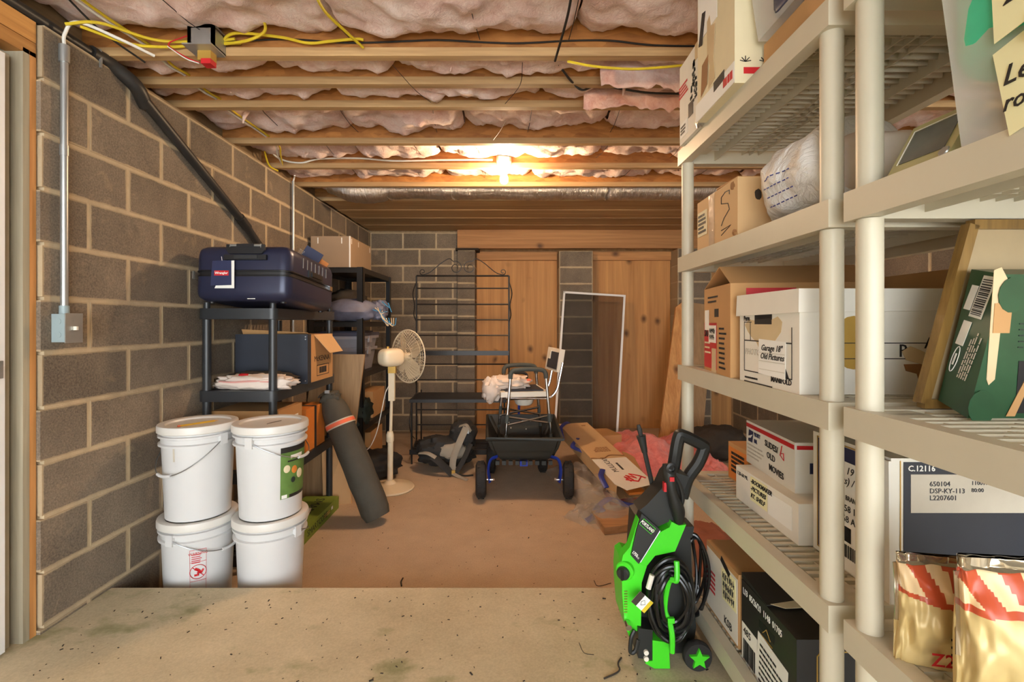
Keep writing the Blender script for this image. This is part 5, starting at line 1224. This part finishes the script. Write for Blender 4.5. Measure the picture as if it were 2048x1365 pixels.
# ---- child carrier pack lying before it
bp_ = thing('carrier_pack', 'grey and black carrier pack with loose straps on the floor by the wire rack', 'backpack', (-.57, 4.32, 0), (0, 0, .1))
part('body', MB().blob((-.02, .05, .17), (.50, .30, .26), 40, 22, .8, .22, 6, 3, flat_z=0), M['pack_black'], bp_, ang=40)
part('hood', MB().blob((.13, .06, .30), (.24, .24, .26), 30, 18, .8, .22, 6, 7), M['pack_black'], bp_, ang=40)
part('side_panel', MB().blob((.04, -.05, .19), (.24, .14, .14), 24, 14, .8, .2, 5, 8), M['pack_grey'], bp_, ang=40)
for i_, (pts, r, m) in enumerate((([(.16, -.08, .40), (.10, -.14, .28), (.05, -.15, .15), (.04, -.15, .02)], .03, 'pack_grey'), ([(-.24, -.04, .17), (-.12, -.14, .16), (-.02, -.17, .08), (.04, -.17, .02)], .034, 'pack_black'), ([(.20, -.06, .25), (.13, -.14, .12), (.07, -.17, .03)], .022, 'pack_black'), ([(-.25, -.05, .18), (-.17, -.12, .19), (-.10, -.15, .16)], .018, 'pack_grey'), ([(.04, -.17, .03), (.10, -.22, .012), (.17, -.30, .008)], .015, 'pack_grey'), ([(.05, -.17, .03), (.14, -.19, .01), (.22, -.18, .008)], .009, 'pack_black'), ([(.10, -.03, .40), (.16, -.08, .42), (.20, -.07, .36)], .016, 'pack_grey'))):
    part('strap', MB().tube(curve(pts, 8), r, 8, flat=(0, -.6, .8)), M[m], bp_)
part('buckle', MB().box((.05, -.172, .035), (.03, .02, .035)).bevel(.004, 1), M['copper'], bp_); part('buckle', MB().box((.17, -.075, .36), (.028, .02, .03)).bevel(.004, 1), M['galv'], bp_)
# ================================================================ garden cart with wheels and the shower chair standing in it
ct = thing('garden_cart', 'black poly garden cart with blue axle arms and four tyres', 'cart', (.09, 4.05, 0))
def trough():
    t = [(-.275, -.46, .455), (.285, -.46, .455), (.30, .46, .455), (-.32, .46, .455)]
    m_ = [(-.24, -.43, .34), (.25, -.43, .34), (.25, .43, .34), (-.26, .43, .34)]
    b = [(-.20, -.36, .265), (.21, -.36, .265), (.21, .38, .265), (-.21, .38, .265)]
    mb = MB().add(t + m_ + b, [(0, 1, 5, 4), (1, 2, 6, 5), (2, 3, 7, 6), (3, 0, 4, 7), (4, 5, 9, 8), (5, 6, 10, 9), (6, 7, 11, 10), (7, 4, 8, 11), (8, 9, 10, 11)])
    bmesh.ops.bevel(mb.bm, geom=[e for e in mb.bm.edges if len(e.link_faces) == 2], offset=.03, segments=3, affect='EDGES'); bmesh.ops.solidify(mb.bm, geom=mb.bm.faces, thickness=-.008); return mb
part('tub', trough(), M['cart_poly'], ct)
part('rim', MB().tube([(-.275, -.46, .455), (.285, -.46, .455), (.30, .46, .455), (-.32, .46, .455)], .014, 8, closed=True), M['cart_poly'], ct)
for k in range(9): part('skirt_notch', MB().box((-.20 + k * .05, -.39, .262), (.03, .03, .03)).bevel(.006, 1), M['cart_poly'], ct)
for (x, z) in ((-.12, .40), (-.02, .40), (.08, .415), (-.10, .35), (.04, .34), (.17, .40)): part('rivet', MB().cyl((x, .425, z), (x, .41, z), .006, n=8), M['seat_white'], ct)
def wheel(x, y, tilt=0):
    Mw = Matrix.Translation((x, y, .136)) @ Matrix.Rotation(tilt, 4, 'Z') @ Matrix.Rotation(PI / 2, 4, 'Y')
    w_ = part('wheel', MB().lathe([(.07, -.034), (.105, -.040), (.128, -.030), (.136, -.010), (.136, .010), (.128, .030), (.105, .040), (.07, .034)], 32), M['tyre'], ct, M=Mw)
    part('rim', MB().lathe([(.0, -.03), (.02, -.034), (.03, -.02), (.072, -.03), (.072, .03), (.03, .02), (.02, .034), (.0, .03)], 24, cap=False), M['seat_white'], w_)
    mb = MB()
    for k in range(24):
        a = 2 * PI * k / 24; mb.box((.134 * math.cos(a), .134 * math.sin(a), (.012 if k % 2 else -.012)), (.012, .018, .024), None) if False else mb.box((0, 0, 0), (.010, .020, .022), Matrix.Translation((.134 * math.cos(a), .134 * math.sin(a), .013 if k % 2 else -.013)) @ Matrix.Rotation(a, 4, 'Z'))
    part('tread', mb, M['tyre'], w_, smooth=False)
for (x, y, t) in ((-.325, -.40, .08), (.335, -.40, -.08), (-.27, .22, 0), (.18, .24, 0)): wheel(x, y, t)
for s, xx in ((-1, -.255), (1, .265)):
    part('axle_arm', MB().tube(curve([(s * .20 + .0, -.36, .30), (xx - s * .005, -.38, .28), (xx + s * .012, -.40, .21), (xx, -.40, .115)], 8), .022, 8, flat=(1, 0, 0)), M['blue_metal'], ct)
    part('axle', MB().cyl((xx - s * .03, -.40, .136), (xx + s * .05, -.40, .136), .008, n=10), M['chrome'], ct); part('axle_nut', MB().cyl((xx - s * .035, -.40, .136), (xx - s * .02, -.40, .136), .013, n=6), M['chrome'], ct)
for s in (-.27, .18): part('far_axle', MB().cyl((s, .23, .136), (0 if s < 0 else .02, .23, .20), .012, n=8), M['blue_metal'], ct)
part('frame_bar', MB().span((-.03, -.36, .225), (.03, .38, .262)), M['blue_metal'], ct, smooth=False)
part('handle_pole', MB().cyl((-.03, .50, .24), (-.02, .50, .77), .012, n=10), M['blue_metal'], ct)
part('handle_grip', MB().tube(curve([(-.02, .50, .76), (-.09, .50, .80), (-.085, .50, .845), (.03, .50, .845), (.045, .50, .80), (-.02, .50, .76)], 6), .013, 8), M['pad_dark'], ct)
part('handle_pivot', MB().span((-.05, .38, .225), (.01, .51, .265)), M['blue_metal'], ct, smooth=False)
sh = thing('shower_chair', 'white padded shower chair with grey armrests standing inside the cart', 'chair', (.08, 4.05, .275), (0, 0, .15))
# local: faces -x; near side y<0
for s in (-1, 1):
    y = s * .20
    f0, f1 = (-.175, y * 1.08, 0), (-.125, y, .60); r0, r1 = (.215, y * 1.08, 0), (.165, y, .60)
    for a_, b_ in ((f0, f1), (r0, r1)):
        A, B = Vector(a_), Vector(b_)
        part('leg', MB().cyl(A, A.lerp(B, .5), .0105, n=12), M['chrome'], sh); part('leg_sleeve', MB().cyl(A.lerp(B, .42), A.lerp(B, .53), .015, n=12), M['grip'], sh)
        part('upright', MB().cyl(A.lerp(B, .5), B, .0125, n=12), M['chrome'], sh); part('foot_tip', MB().cyl(A, A.lerp(B, .05), .016, n=12), M['grip'], sh)
        part('height_button', MB().cyl(A.lerp(B, .22), A.lerp(B, .26), .014, n=12), M['grip'], sh)
    part('armrest', MB().tube(curve([f1, (-.118, y, .645), (-.085, y, .668), (.02, y, .675), (.125, y, .668), (.158, y, .645), r1], 8), .0185, 12), M['grip'], sh)
    part('cross_brace', MB().tube([(-.155, y * 1.03, .235), (.185, y * .98, .30)], .009, 8), M['chrome'], sh)
    part('cross_brace', MB().tube([(-.145, y * 1.03, .30), (.195, y * .98, .24)], .009, 8), M['chrome'], sh)
    part('back_tube', MB().tube(curve([(.12, y * .75, .435), (.21, y * .75, .44), (.265, y * .75, .50), (.29, y * .75, .60), (.315, y * .75, .72)], 7), .011, 10), M['chrome'], sh)
part('seat', MB().span((-.20, -.205, .455), (.18, .205, .495)).bevel(.016, 3), M['seat_white'], sh); part('seat_pad', MB().span((-.16, -.17, .494), (.15, .17, .506)).bevel(.005, 2), M['pad_dark'], sh)
part('seat_frame', MB().tube([(-.15, -.19, .44), (.17, -.19, .44), (.17, .19, .44), (-.15, .19, .44)], .011, 8, closed=True), M['chrome'], sh)
part('pail', MB().lathe([(.0, .36), (.06, .36), (.075, .375), (.10, .45)], 24, cap=False), M['seat_white'], sh, M=Matrix.Translation((.02, 0, 0)))
Mk = Matrix.Translation((.285, 0, .735)) @ Matrix.Rotation(.16, 4, 'Y') @ Matrix.Rotation(.10, 4, 'Z')
bkr = part('backrest', MB().box((0, 0, 0), (.045, .30, .19)).bevel(.02, 3), M['seat_white'], sh, M=Mk); part('back_pad', MB().box((-.024, -.02, -.005), (.008, .24, .14)).bevel(.003, 2), M['pad_dark'], bkr)
part('back_grip', MB().box((-.028, .06, .035), (.012, .05, .07)).bevel(.005, 2), M['seat_white'], bkr)
wc = thing('crumpled_bag', 'crumpled white cloth bag lying on the shower chair seat', 'bag', (-.045, 4.03, .775), (0, 0, .2))
part('cloth', MB().blob((.02, .0, .045), (.34, .26, .12), 44, 24, .85, .3, 7, 2, flat_z=.006), M['cloth_white'], wc, ang=50); part('hanging_fold', MB().blob((-.135, -.05, .0), (.15, .16, .20), 30, 18, .85, .28, 7, 4), M['cloth_white'], wc, ang=50)
part('orange_tag', MB().box((.17, -.08, .075), (.03, .02, .015)), M['stripe_orange'], wc, smooth=False)
# ================================================================ window screen, planks, pink insulation at the back wall
sr = thing('insect_screen', 'white framed insect screen leaning against the block pier', 'screen', (.8, 5.5, 0))
TL, TR, BR, BLc = Vector((.625, 5.785, 1.685)), Vector((1.345, 5.785, 1.64)), Vector((1.16, 5.37, .014)), Vector((.470, 5.40, .03))
nrm = (TR - TL).cross(BLc - TL).normalized()
def sbar(a, b, w=.024, t=.012):
    d = (b - a).normalized(); s_ = nrm.cross(d).normalized() * w / 2; n = nrm * t / 2; a = a - d * w / 2; b = b + d * w / 2
    return MB().hexa([a - s_ - n, b - s_ - n, b + s_ - n, a + s_ - n, a - s_ + n, b - s_ + n, b + s_ + n, a + s_ + n])
wpart('top_bar', sbar(TL, TR), M['white_paint'], sr, smooth=False); wpart('side_bar', sbar(TL, BLc), M['white_paint'], sr, smooth=False); wpart('side_bar', sbar(TR, BR), M['white_paint'], sr, smooth=False); wpart('bottom_bar', sbar(BLc, BR), M['white_paint'], sr, smooth=False)
wpart('mesh', MB().add([TL, TR, BR, BLc], [(0, 1, 2, 3)]), M['mesh_screen'], sr, smooth=False)
for t in (.50, .56): wpart('clip', MB().box(TL.lerp(BLc, t) + nrm * -.01, (.03, .02, .02)), M['black_metal'], sr, smooth=False)
def plank(label, b0, b1, t0, t1, th, mat):
    b0, b1, t0, t1 = map(Vector, (b0, b1, t0, t1)); n = (b1 - b0).cross(t0 - b0).normalized() * th
    if n.y > 0: n = -n
    tag(part('leaning_plank', MB().hexa([b0, b1, b1 + n, b0 + n, t0, t1, t1 + n, t0 + n]).bevel(.003, 1), mat), label, 'plank')
plank('narrow orange-toned plank leaning on the back wall beside the shelving', (1.66, 5.50, 0), (1.86, 5.50, 0), (1.95, 5.79, 1.50), (2.10, 5.79, 1.62), .04, M['header_v'])
plank('wide pale plank leaning behind the narrow one by the third pier', (1.86, 5.56, 0), (2.18, 5.56, 0), (2.12, 5.79, 1.56), (2.40, 5.79, 1.52), .03, M['panel_wood'])
pk = thing('pink_insulation', 'heap of loose pink fibreglass insulation on the floor by the planks', 'insulation', (1.36, 4.62, 0))
def pinkfn(sx, sy, h, seed):
    def fn(u, v):
        x, y = (u - .5) * 2, (v - .5) * 2; r = max(abs(x), abs(y)) ** 1 ; e = max(0, 1 - max(x * x, y * y) ** 2) ** .5
        z = h * e * (.75 + .5 * noise.noise(Vector((x * 1.6, y * 1.6, seed)))) + .03 * noise.noise(Vector((x * 6, y * 6, seed))) * e + .012 * noise.noise(Vector((x * 16, y * 16, seed))) * e
        jag = 1 + .07 * noise.noise(Vector((x * 5, y * 5, seed + 3)))
        return (x * sx / 2 * jag, y * sy / 2 * jag, max(0.002, z))
    return fn
part('batt', MB().grid(pinkfn(.95, .95, .26, 2), 60, 60), M['insul_pink'], pk, ang=180)
part('batt', MB().grid(pinkfn(.42, .55, .13, 5), 40, 40), M['insul_pink'], pk, ang=180, M=Matrix.Translation((.28, -.36, 0)) @ Matrix.Rotation(.4, 4, 'Z'))
part('batt', MB().grid(pinkfn(.30, .30, .10, 9), 30, 30), M['insul_pink'], pk, ang=180, M=Matrix.Translation((-.50, -.98, 0)))
hb = heap('dark_cloth_heap', 'dark crumpled heap on the floor beyond the shelving beside the pink insulation', 'bundle', (2.0, 4.75, 0), (.55, .5, .30), M['cloth_dark'], 4, .2)
# ---- flooring carton, plastic wrap, plank on the floor
mc = thing('flooring_carton', 'long pale flooring carton with red scribble logo lying open-ended on plastic wrap', 'box', (0, 0, 0))
pN, pF = Vector((.875, 3.45, .12)), Vector((.585, 4.66, .305)); dl = (pF - pN).normalized(); up = Vector((0, 0, 1)); rt = dl.cross(up).normalized(); up2 = rt.cross(dl).normalized()
Lc_ = (pF - pN).length; w2_, h2_ = .145, .05
mc.location = pN; MX = Matrix((rt, dl, up2)).transposed().to_4x4(); mc.rotation_euler = MX.to_euler()
mb = MB(); v = []; 
for y in (0, Lc_):
    v += [(-w2_, y + (.0 if y else -.0), -h2_), (w2_, y, -h2_), (w2_, y, h2_), (-w2_, y, h2_)]
mb.add(v, [(0, 1, 5, 4), (1, 2, 6, 5), (2, 3, 7, 6), (3, 0, 4, 7), (4, 5, 6, 7)]); bmesh.ops.recalc_face_normals(mb.bm, faces=mb.bm.faces); bmesh.ops.solidify(mb.bm, geom=mb.bm.faces, thickness=.004)
part('sleeve', mb, M['kraft_light'], mc, smooth=False)
part('wrapper', MB().span((-w2_ - .002, .02, h2_ + .0005), (w2_ + .002, .44, h2_ + .003)), M['white_card'], mc, smooth=False)
part('wrapper_point', MB().prism([(-w2_, .02), (w2_, .02), (w2_ * .9, -.02), (-w2_ * .7, -.075)], h2_ + .0005, h2_ + .003), M['white_card'], mc, smooth=False)
part('floor_board', MB().span((-.06, -.03, -.012), (.065, .5, .006)), M['orange_card'], mc, smooth=False)
part('torn_edge', MB().tube(curve([(-w2_, .46, h2_ + .004), (-.05, .44, h2_ + .006), (.03, .49, h2_ + .005), (w2_, .47, h2_ + .004)], 6), .005, 6), M['kraft_dark'], mc)
AXM = ((0, 1, 0), (-1, 0, 0))
text(mc, 'MULLICAN', .046, (-.045, .20, h2_ + .0036), AXM, M['ink'], sx=.85); bars(mc, 'printed_text', lines(1, .14, .03, 3), (.02, .30, h2_ + .0036), AXM, M['ink'])
strokes(mc, 'red_logo', [[(-.09, .03), (-.02, .05), (-.07, .005), (.0, .03), (-.05, -.03), (.02, -.005), (-.02, -.07), (-.06, -.10)], [(-.06, .06), (-.10, -.02), (-.03, -.08)]], .006, (.02, .13, h2_ + .0046), AXM, M['red'])
bars(mc, 'printed_text', lines(4, .16, .10, 3), (.0, .62, h2_ + .001), ((-1, 0, 0), (0, -1, 0)), M['kraft_dark']); bars(mc, 'printed_text', lines(2, .05, .03, 5), (.08, Lc_ - .08, h2_ + .001), 'T', M['kraft_dark'])
part('blue_tape', MB().tube(curve([(-w2_ - .03, Lc_ - .22, -.02), (-w2_ - .01, Lc_ - .1, .05), (-.05, Lc_ - .0, h2_ + .01), (.0, Lc_ + .01, .0)], 6), .018, 6, flat=(0, 0, 1)), M['film_blue'], mc)
o2 = part('open_carton_flap', MB().hexa([(.97, 3.52, .06), (1.06, 3.54, .03), (1.06, 4.25, .16), (.95, 4.20, .20), (.97, 3.52, .064), (1.06, 3.54, .034), (1.06, 4.25, .164), (.95, 4.20, .204)]), M['kraft'], smooth=False); 
o2.name = 'flat_carton'; tag(o2, 'flattened tan carton sheet beside the long flooring carton', 'cardboard')
carton('carton', 'small tan carton behind the long flooring carton at the pink heap', (.80, 4.55, 0), (.26, .30, .25), M['kraft'], rz=.3)
pw = thing('plastic_wrap', 'clear plastic wrap with blue stripes crumpled under the flooring carton', 'plastic wrap', (.62, 3.75, 0))
def pwf(seed, sx, sy, h):
    def fn(u, v):
        x, y = (u - .5) * sx, (v - .5) * sy; e = math.sin(PI * u) ** .5 * math.sin(PI * v) ** .5
        return (x + .03 * noise.noise(Vector((u * 4, v * 4, seed))), y + .03 * noise.noise(Vector((u * 4, v * 4, seed + 5))), .004 + max(0, e * h * (.6 + .7 * noise.noise(Vector((u * 5, v * 5, seed)))) + .03 * e * noise.noise(Vector((u * 13, v * 13, seed)))))
    return fn
part('film', MB().grid(pwf(2, .45, 1.25, .20), 40, 60), M['plastic_film'], pw, ang=25, M=Matrix.Rotation(.2, 4, 'Z')); part('film', MB().grid(pwf(6, .46, .55, .12), 34, 34), M['plastic_film'], pw, ang=25, M=Matrix.Translation((.08, -.22, 0)))
part('film', MB().grid(pwf(8, .30, .22, .09), 24, 20), M['plastic_film'], pw, ang=25, M=Matrix.Translation((-.10, -.45, 0)) @ Matrix.Rotation(.7, 4, 'Z'))
for pts in (([-.08, -.50, .02], [-.02, -.42, .06], [.06, -.38, .09], [.16, -.42, .07], [.26, -.44, .06]), ([-.13, -.56, .012], [-.07, -.52, .03], [-.0, -.47, .06]), ([.05, -.32, .15], [.03, -.22, .2], [.06, -.12, .22]), ([-.02, .30, .24], [-.10, .40, .26], [-.04, .52, .3])):
    part('blue_stripe', MB().tube(curve(pts, 7), .02, 8, flat=(0, -.5, .8)), M['film_blue'], pw)
lp = part('thick_plank', MB().hexa([(.575, 3.01, 0), (1.06, 3.14, 0), (1.03, 3.42, 0), (.535, 3.28, 0), (.575, 3.01, .045), (1.06, 3.14, .045), (1.03, 3.42, .045), (.535, 3.28, .045)]).bevel(.003, 1), M['plank_wood']); tag(lp, 'short thick brown plank lying on the slab before the flooring carton', 'plank')
o3 = part('film_strip', MB().grid(pwf(11, .30, .9, .15), 24, 44), M['plastic_film'], ang=25); o3.location = (1.12, 2.62, 0); o3.name = 'plastic_sheet'; tag(o3, 'crumpled clear plastic sheet on the slab behind the green washer', 'plastic wrap')
o4 = heap('fabric_roll', 'reddish rolled fabric on the slab behind the shelving foot', 'bundle', (1.02, 2.5, 0), (.36, .7, .22), plain('rust_cloth', (150, 92, 72), .9, var=.2), 3, .15)
# ================================================================ pressure washer
YW = 1.715
pwz = thing('pressure_washer', 'lime green and black pressure washer with coiled hose on the upper slab', 'pressure washer', (.505, YW, PZ))
def W(cx, cy): return (((1220 + cx / 2.675) - 1329) / 605.0, (1329 - (830 + cy / 2.675)) / 605.0)
def prof(pts, y0, y1, bev=.006, seg=2):
    mb = MB().prism([W(*p) for p in pts], 0, y1 - y0, Matrix.Translation((0, y1, 0)) @ Matrix.Rotation(PI / 2, 4, 'X')); return mb.bevel(bev, seg)
WX = pwz
# inner black chassis
part('chassis', prof([(150, 1130), (185, 600), (300, 560), (420, 580), (470, 700), (480, 1000), (500, 1180), (480, 1330), (230, 1330), (150, 1280)], -.05, .10, .012), M['washer_black'], WX)
part('front_shell', prof([(157, 545), (108, 700), (72, 742), (60, 800), (172, 890), (200, 800), (245, 745), (352, 722), (412, 577), (372, 582), (334, 562), (322, 592), (270, 620), (200, 600)], -.105, -.065, .012, 3), M['lime'], WX)
part('side_shell', prof([(100, 770), (72, 790), (66, 880), (68, 960), (80, 1110), (108, 1190), (168, 1125), (172, 890), (200, 800)], -.106, .03, .012, 3), M['lime'], WX)
part('front_panel', prof([(168, 512), (268, 600), (152, 782), (112, 738), (140, 610)], -.115, -.07, .006), M['washer_black'], WX)
part('neck', prof([(166, 516), (210, 482), (290, 395), (318, 330), (345, 300), (440, 330), (405, 430), (404, 560), (330, 575), (268, 602)], -.085, .0, .014, 3), M['washer_black'], WX)
def W2(cx, cy): px, py = 1220 + cx / 2.675, 830 + cy / 2.675; return ((px - 1024) * YW / F - .505, 0, CAMH - (py - 646) * YW / F - PZ)
part('handle', MB().tube(curve([W2(330, 340), W2(348, 230), W2(368, 122), W2(392, 112), W2(498, 165), W2(500, 190), W2(470, 260), W2(415, 340), W2(385, 440)], 7), .022, 10), M['washer_black'], WX)
lam = lambda cx, cy, y: (W(cx, cy)[0], y, W(cx, cy)[1])
gun = part('spray_gun', MB().tube(curve([lam(316, 250, -.105), lam(318, 300, -.11), lam(326, 370, -.115), lam(350, 450, -.11), lam(372, 510, -.10), lam(382, 570, -.09)], 7), [.019 + .003 * math.sin(k * .3) for k in range(36)], 12), M['washer_black'], WX)
part('muzzle', MB().lathe([(.019, 0), (.019, .006), (.011, .007), (.009, -.01)], 16, frame(lam(320, 262, -.128), 'F')), M['hose'], gun); part('trigger_guard', MB().tube(curve([lam(338, 300, -.11), lam(375, 360, -.11), lam(392, 430, -.11), lam(386, 480, -.105)], 6), .006, 8), M['washer_black'], gun); part('safety_button', MB().box(lam(320, 318, -.133), (.014, .008, .014)).bevel(.002, 1), M['red'], gun); part('trigger', MB().box(lam(292, 368, -.112), (.008, .018, .03)).bevel(.002, 1), M['red'], gun)
LT, LB = Vector((-.053, .015, .775)), Vector((.010, .015, .50))
def lp(t): return LT.lerp(LB, t)
lance = part('lance', MB().tube([lp(.2), lp(.6), lp(1)], .0085, 10), M['washer_black'], WX); part('lance_nozzle', MB().tube([lp(0), lp(.06), lp(.14)], [.006, .009, .008], 10), M['washer_black'], lance); part('lance_collar', MB().tube([lp(.14), lp(.22), lp(.36)], [.017, .014, .010], 12), M['washer_black'], lance)
nd = (Vector(lam(268, 600, 0)) - Vector(lam(168, 512, 0))).normalized(); nv = Vector((nd.z * -1, 0, nd.x)); axp = (nd, nv)
decal(WX, 'logo_frame', .052, .024, lam(197, 577, -.1195), axp, M['lime']); decal(WX, 'logo_plate', .049, .021, lam(197, 577, -.1202), axp, M['ink']); text(WX, 'PORTLAND', .0105, lam(197, 577, -.1212), axp, M['paper'], align='CENTER', sx=.72, bold=.0003); text(WX, '1750', .010, lam(118, 715, -.1165), axp, M['paper'], sx=.8, bold=.0003); text(WX, 'PSI', .006, lam(140, 742, -.1165), axp, M['paper'])
part('silver_trim', MB().tube([lam(265, 602, -.118), lam(160, 770, -.118)], .0018, 6), M['galv'], WX)
kn = part('dial', MB().lathe([(.022, 0), (.021, .018), (.017, .022)], 24, frame(lam(78, 828, -.108), ((.86, -.5, 0), (0, 0, 1)))), M['washer_black'], WX); part('dial_bar', MB().box((0, 0, .024), (.008, .036, .006)).bevel(.002, 1), M['hose'], kn, M=frame(lam(78, 828, -.108), ((.86, -.5, 0), (0, 0, 1))))
part('dial_surround', MB().lathe([(.030, 0), (.030, .014), (.026, .018)], 28, frame(lam(88, 822, -.100), ((.86, -.5, 0), (0, 0, 1)))), M['lime'], WX)
for k in range(9): part('grip_notch', MB().box(lam(86, 935 + k * 14, -.106), (.010, .006, .003)), M['green_box'], WX, smooth=False)
part('water_outlet', MB().cyl(lam(92, 1100, -.11), lam(92, 1104, -.135), .010, n=14), M['chrome'], WX)
part('lower_block', prof([(148, 1120), (225, 1130), (222, 1290), (148, 1280)], -.12, .05, .008), M['washer_black'], WX)
for cy in (1245, 1278): part('fitting', MB().cyl(lam(188, cy, -.118), lam(188, cy, -.128), .008, n=14), M['seat_white'], WX)
part('front_foot', prof([(222, 1180), (308, 1192), (315, 1330), (232, 1330), (182, 1302), (190, 1290), (222, 1290)], -.125, .02, .008), M['lime'], WX)
part('strap_loop', MB().tube(curve([lam(128, 1130, -.12), lam(108, 1170, -.125), lam(104, 1240, -.125), lam(130, 1235, -.125), lam(148, 1180, -.12)], 6), .007, 8), M['washer_black'], WX)
rh = random.Random(3)
def loop(cx, cy, rx, ry, y, ph=0, n=44, wob=.05): return [lam(cx + rx * math.cos(2 * PI * k / n + ph) * (1 + wob * math.sin(3 * 2 * PI * k / n + ph)), cy + ry * math.sin(2 * PI * k / n + ph), y + .012 * math.sin(2 * 2 * PI * k / n + ph * 3)) for k in range(n)]
for i in range(9):
    part('hose_loop', MB().tube(loop(322 + rh.uniform(-10, 10), 955 + rh.uniform(-10, 12), 122 - 6.5 * i, 222 - 12 * i, -.125 - .004 * (i % 3) - .0022 * i, rh.uniform(0, 6)), .0068, 8, closed=True), M['hose'], WX)
part('reel_core', prof([(322 + 64 * math.cos(a), 960 + 118 * math.sin(a)) for a in [2 * PI * k / 26 for k in range(26)]], -.115, .02, .004), M['washer_black'], WX)
for i in range(6):
    part('cord_loop', MB().tube(loop(505 + rh.uniform(-12, 12) + 6 * i, 925 + rh.uniform(-15, 15), 78 - 9 * i, 235 - 14 * i, -.02 + .018 * i, rh.uniform(0, 6)), .0058, 8, closed=True), M['hose'], WX)
part('cord_hanger', prof([(430, 640), (500, 640), (490, 700), (430, 720)], -.03, .05, .006), M['washer_black'], WX)
part('hose_hook', MB().tube(curve([lam(336, 738, -.15), lam(334, 800, -.158), lam(328, 832, -.16), lam(312, 835, -.15), lam(296, 870, -.14), lam(280, 1000, -.138), lam(300, 1060, -.15), lam(306, 1120, -.162), lam(304, 1200, -.165)], 7), .009, 8), M['lime'], WX)
part('hook_tip', MB().box(lam(302, 1042, -.155), (.022, .012, .016)).bevel(.003, 1), M['lime'], WX)
part('hose_end', MB().tube([lam(212, 818, -.14), lam(192, 890, -.14)], .0085, 10), M['seat_white'], WX)
tgw = part('warning_tag', MB().box((0, 0, 0), (.055, .044, .002)), M['paper'], WX, smooth=False, M=frame(lam(152, 945, -.158), axp)); decal(tgw, 'yellow_band', .012, .044, (.022, 0, .0014), 'T', M['yellow_wire']); decal(tgw, 'dark_band', .02, .044, (-.018, 0, .0014), 'T', M['cloth_dark']); strokes(tgw, 'printed_mark', [[(-.002, -.01), (.008, 0), (-.002, .01), (-.008, 0), (-.002, -.01)]], .0008, (.004, 0, .0016), 'T', M['ink'])
for y in (-.125, .09):
    wh = part('wheel', MB().lathe([(.0, -.016), (.028, -.016), (.030, -.012), (.044, -.014), (.047, -.006), (.047, .006), (.044, .014), (.0, .014)], 30, cap=False), M['tyre'], WX, M=Matrix.Translation((W(458, 0)[0], y, .0475)) @ Matrix.Rotation(PI / 2, 4, 'X'))
    st = [((.034 if k % 2 == 0 else .015) * math.cos(PI * k / 5 + .3), (.034 if k % 2 == 0 else .015) * math.sin(PI * k / 5 + .3)) for k in range(10)]
    part('star_hub', MB().prism(st, .012, .024).bevel(.002, 1), M['lime'], wh)
part('axle', MB().cyl((W(458, 0)[0], -.12, .0475), (W(458, 0)[0], .09, .0475), .008, n=10), M['washer_black'], WX)
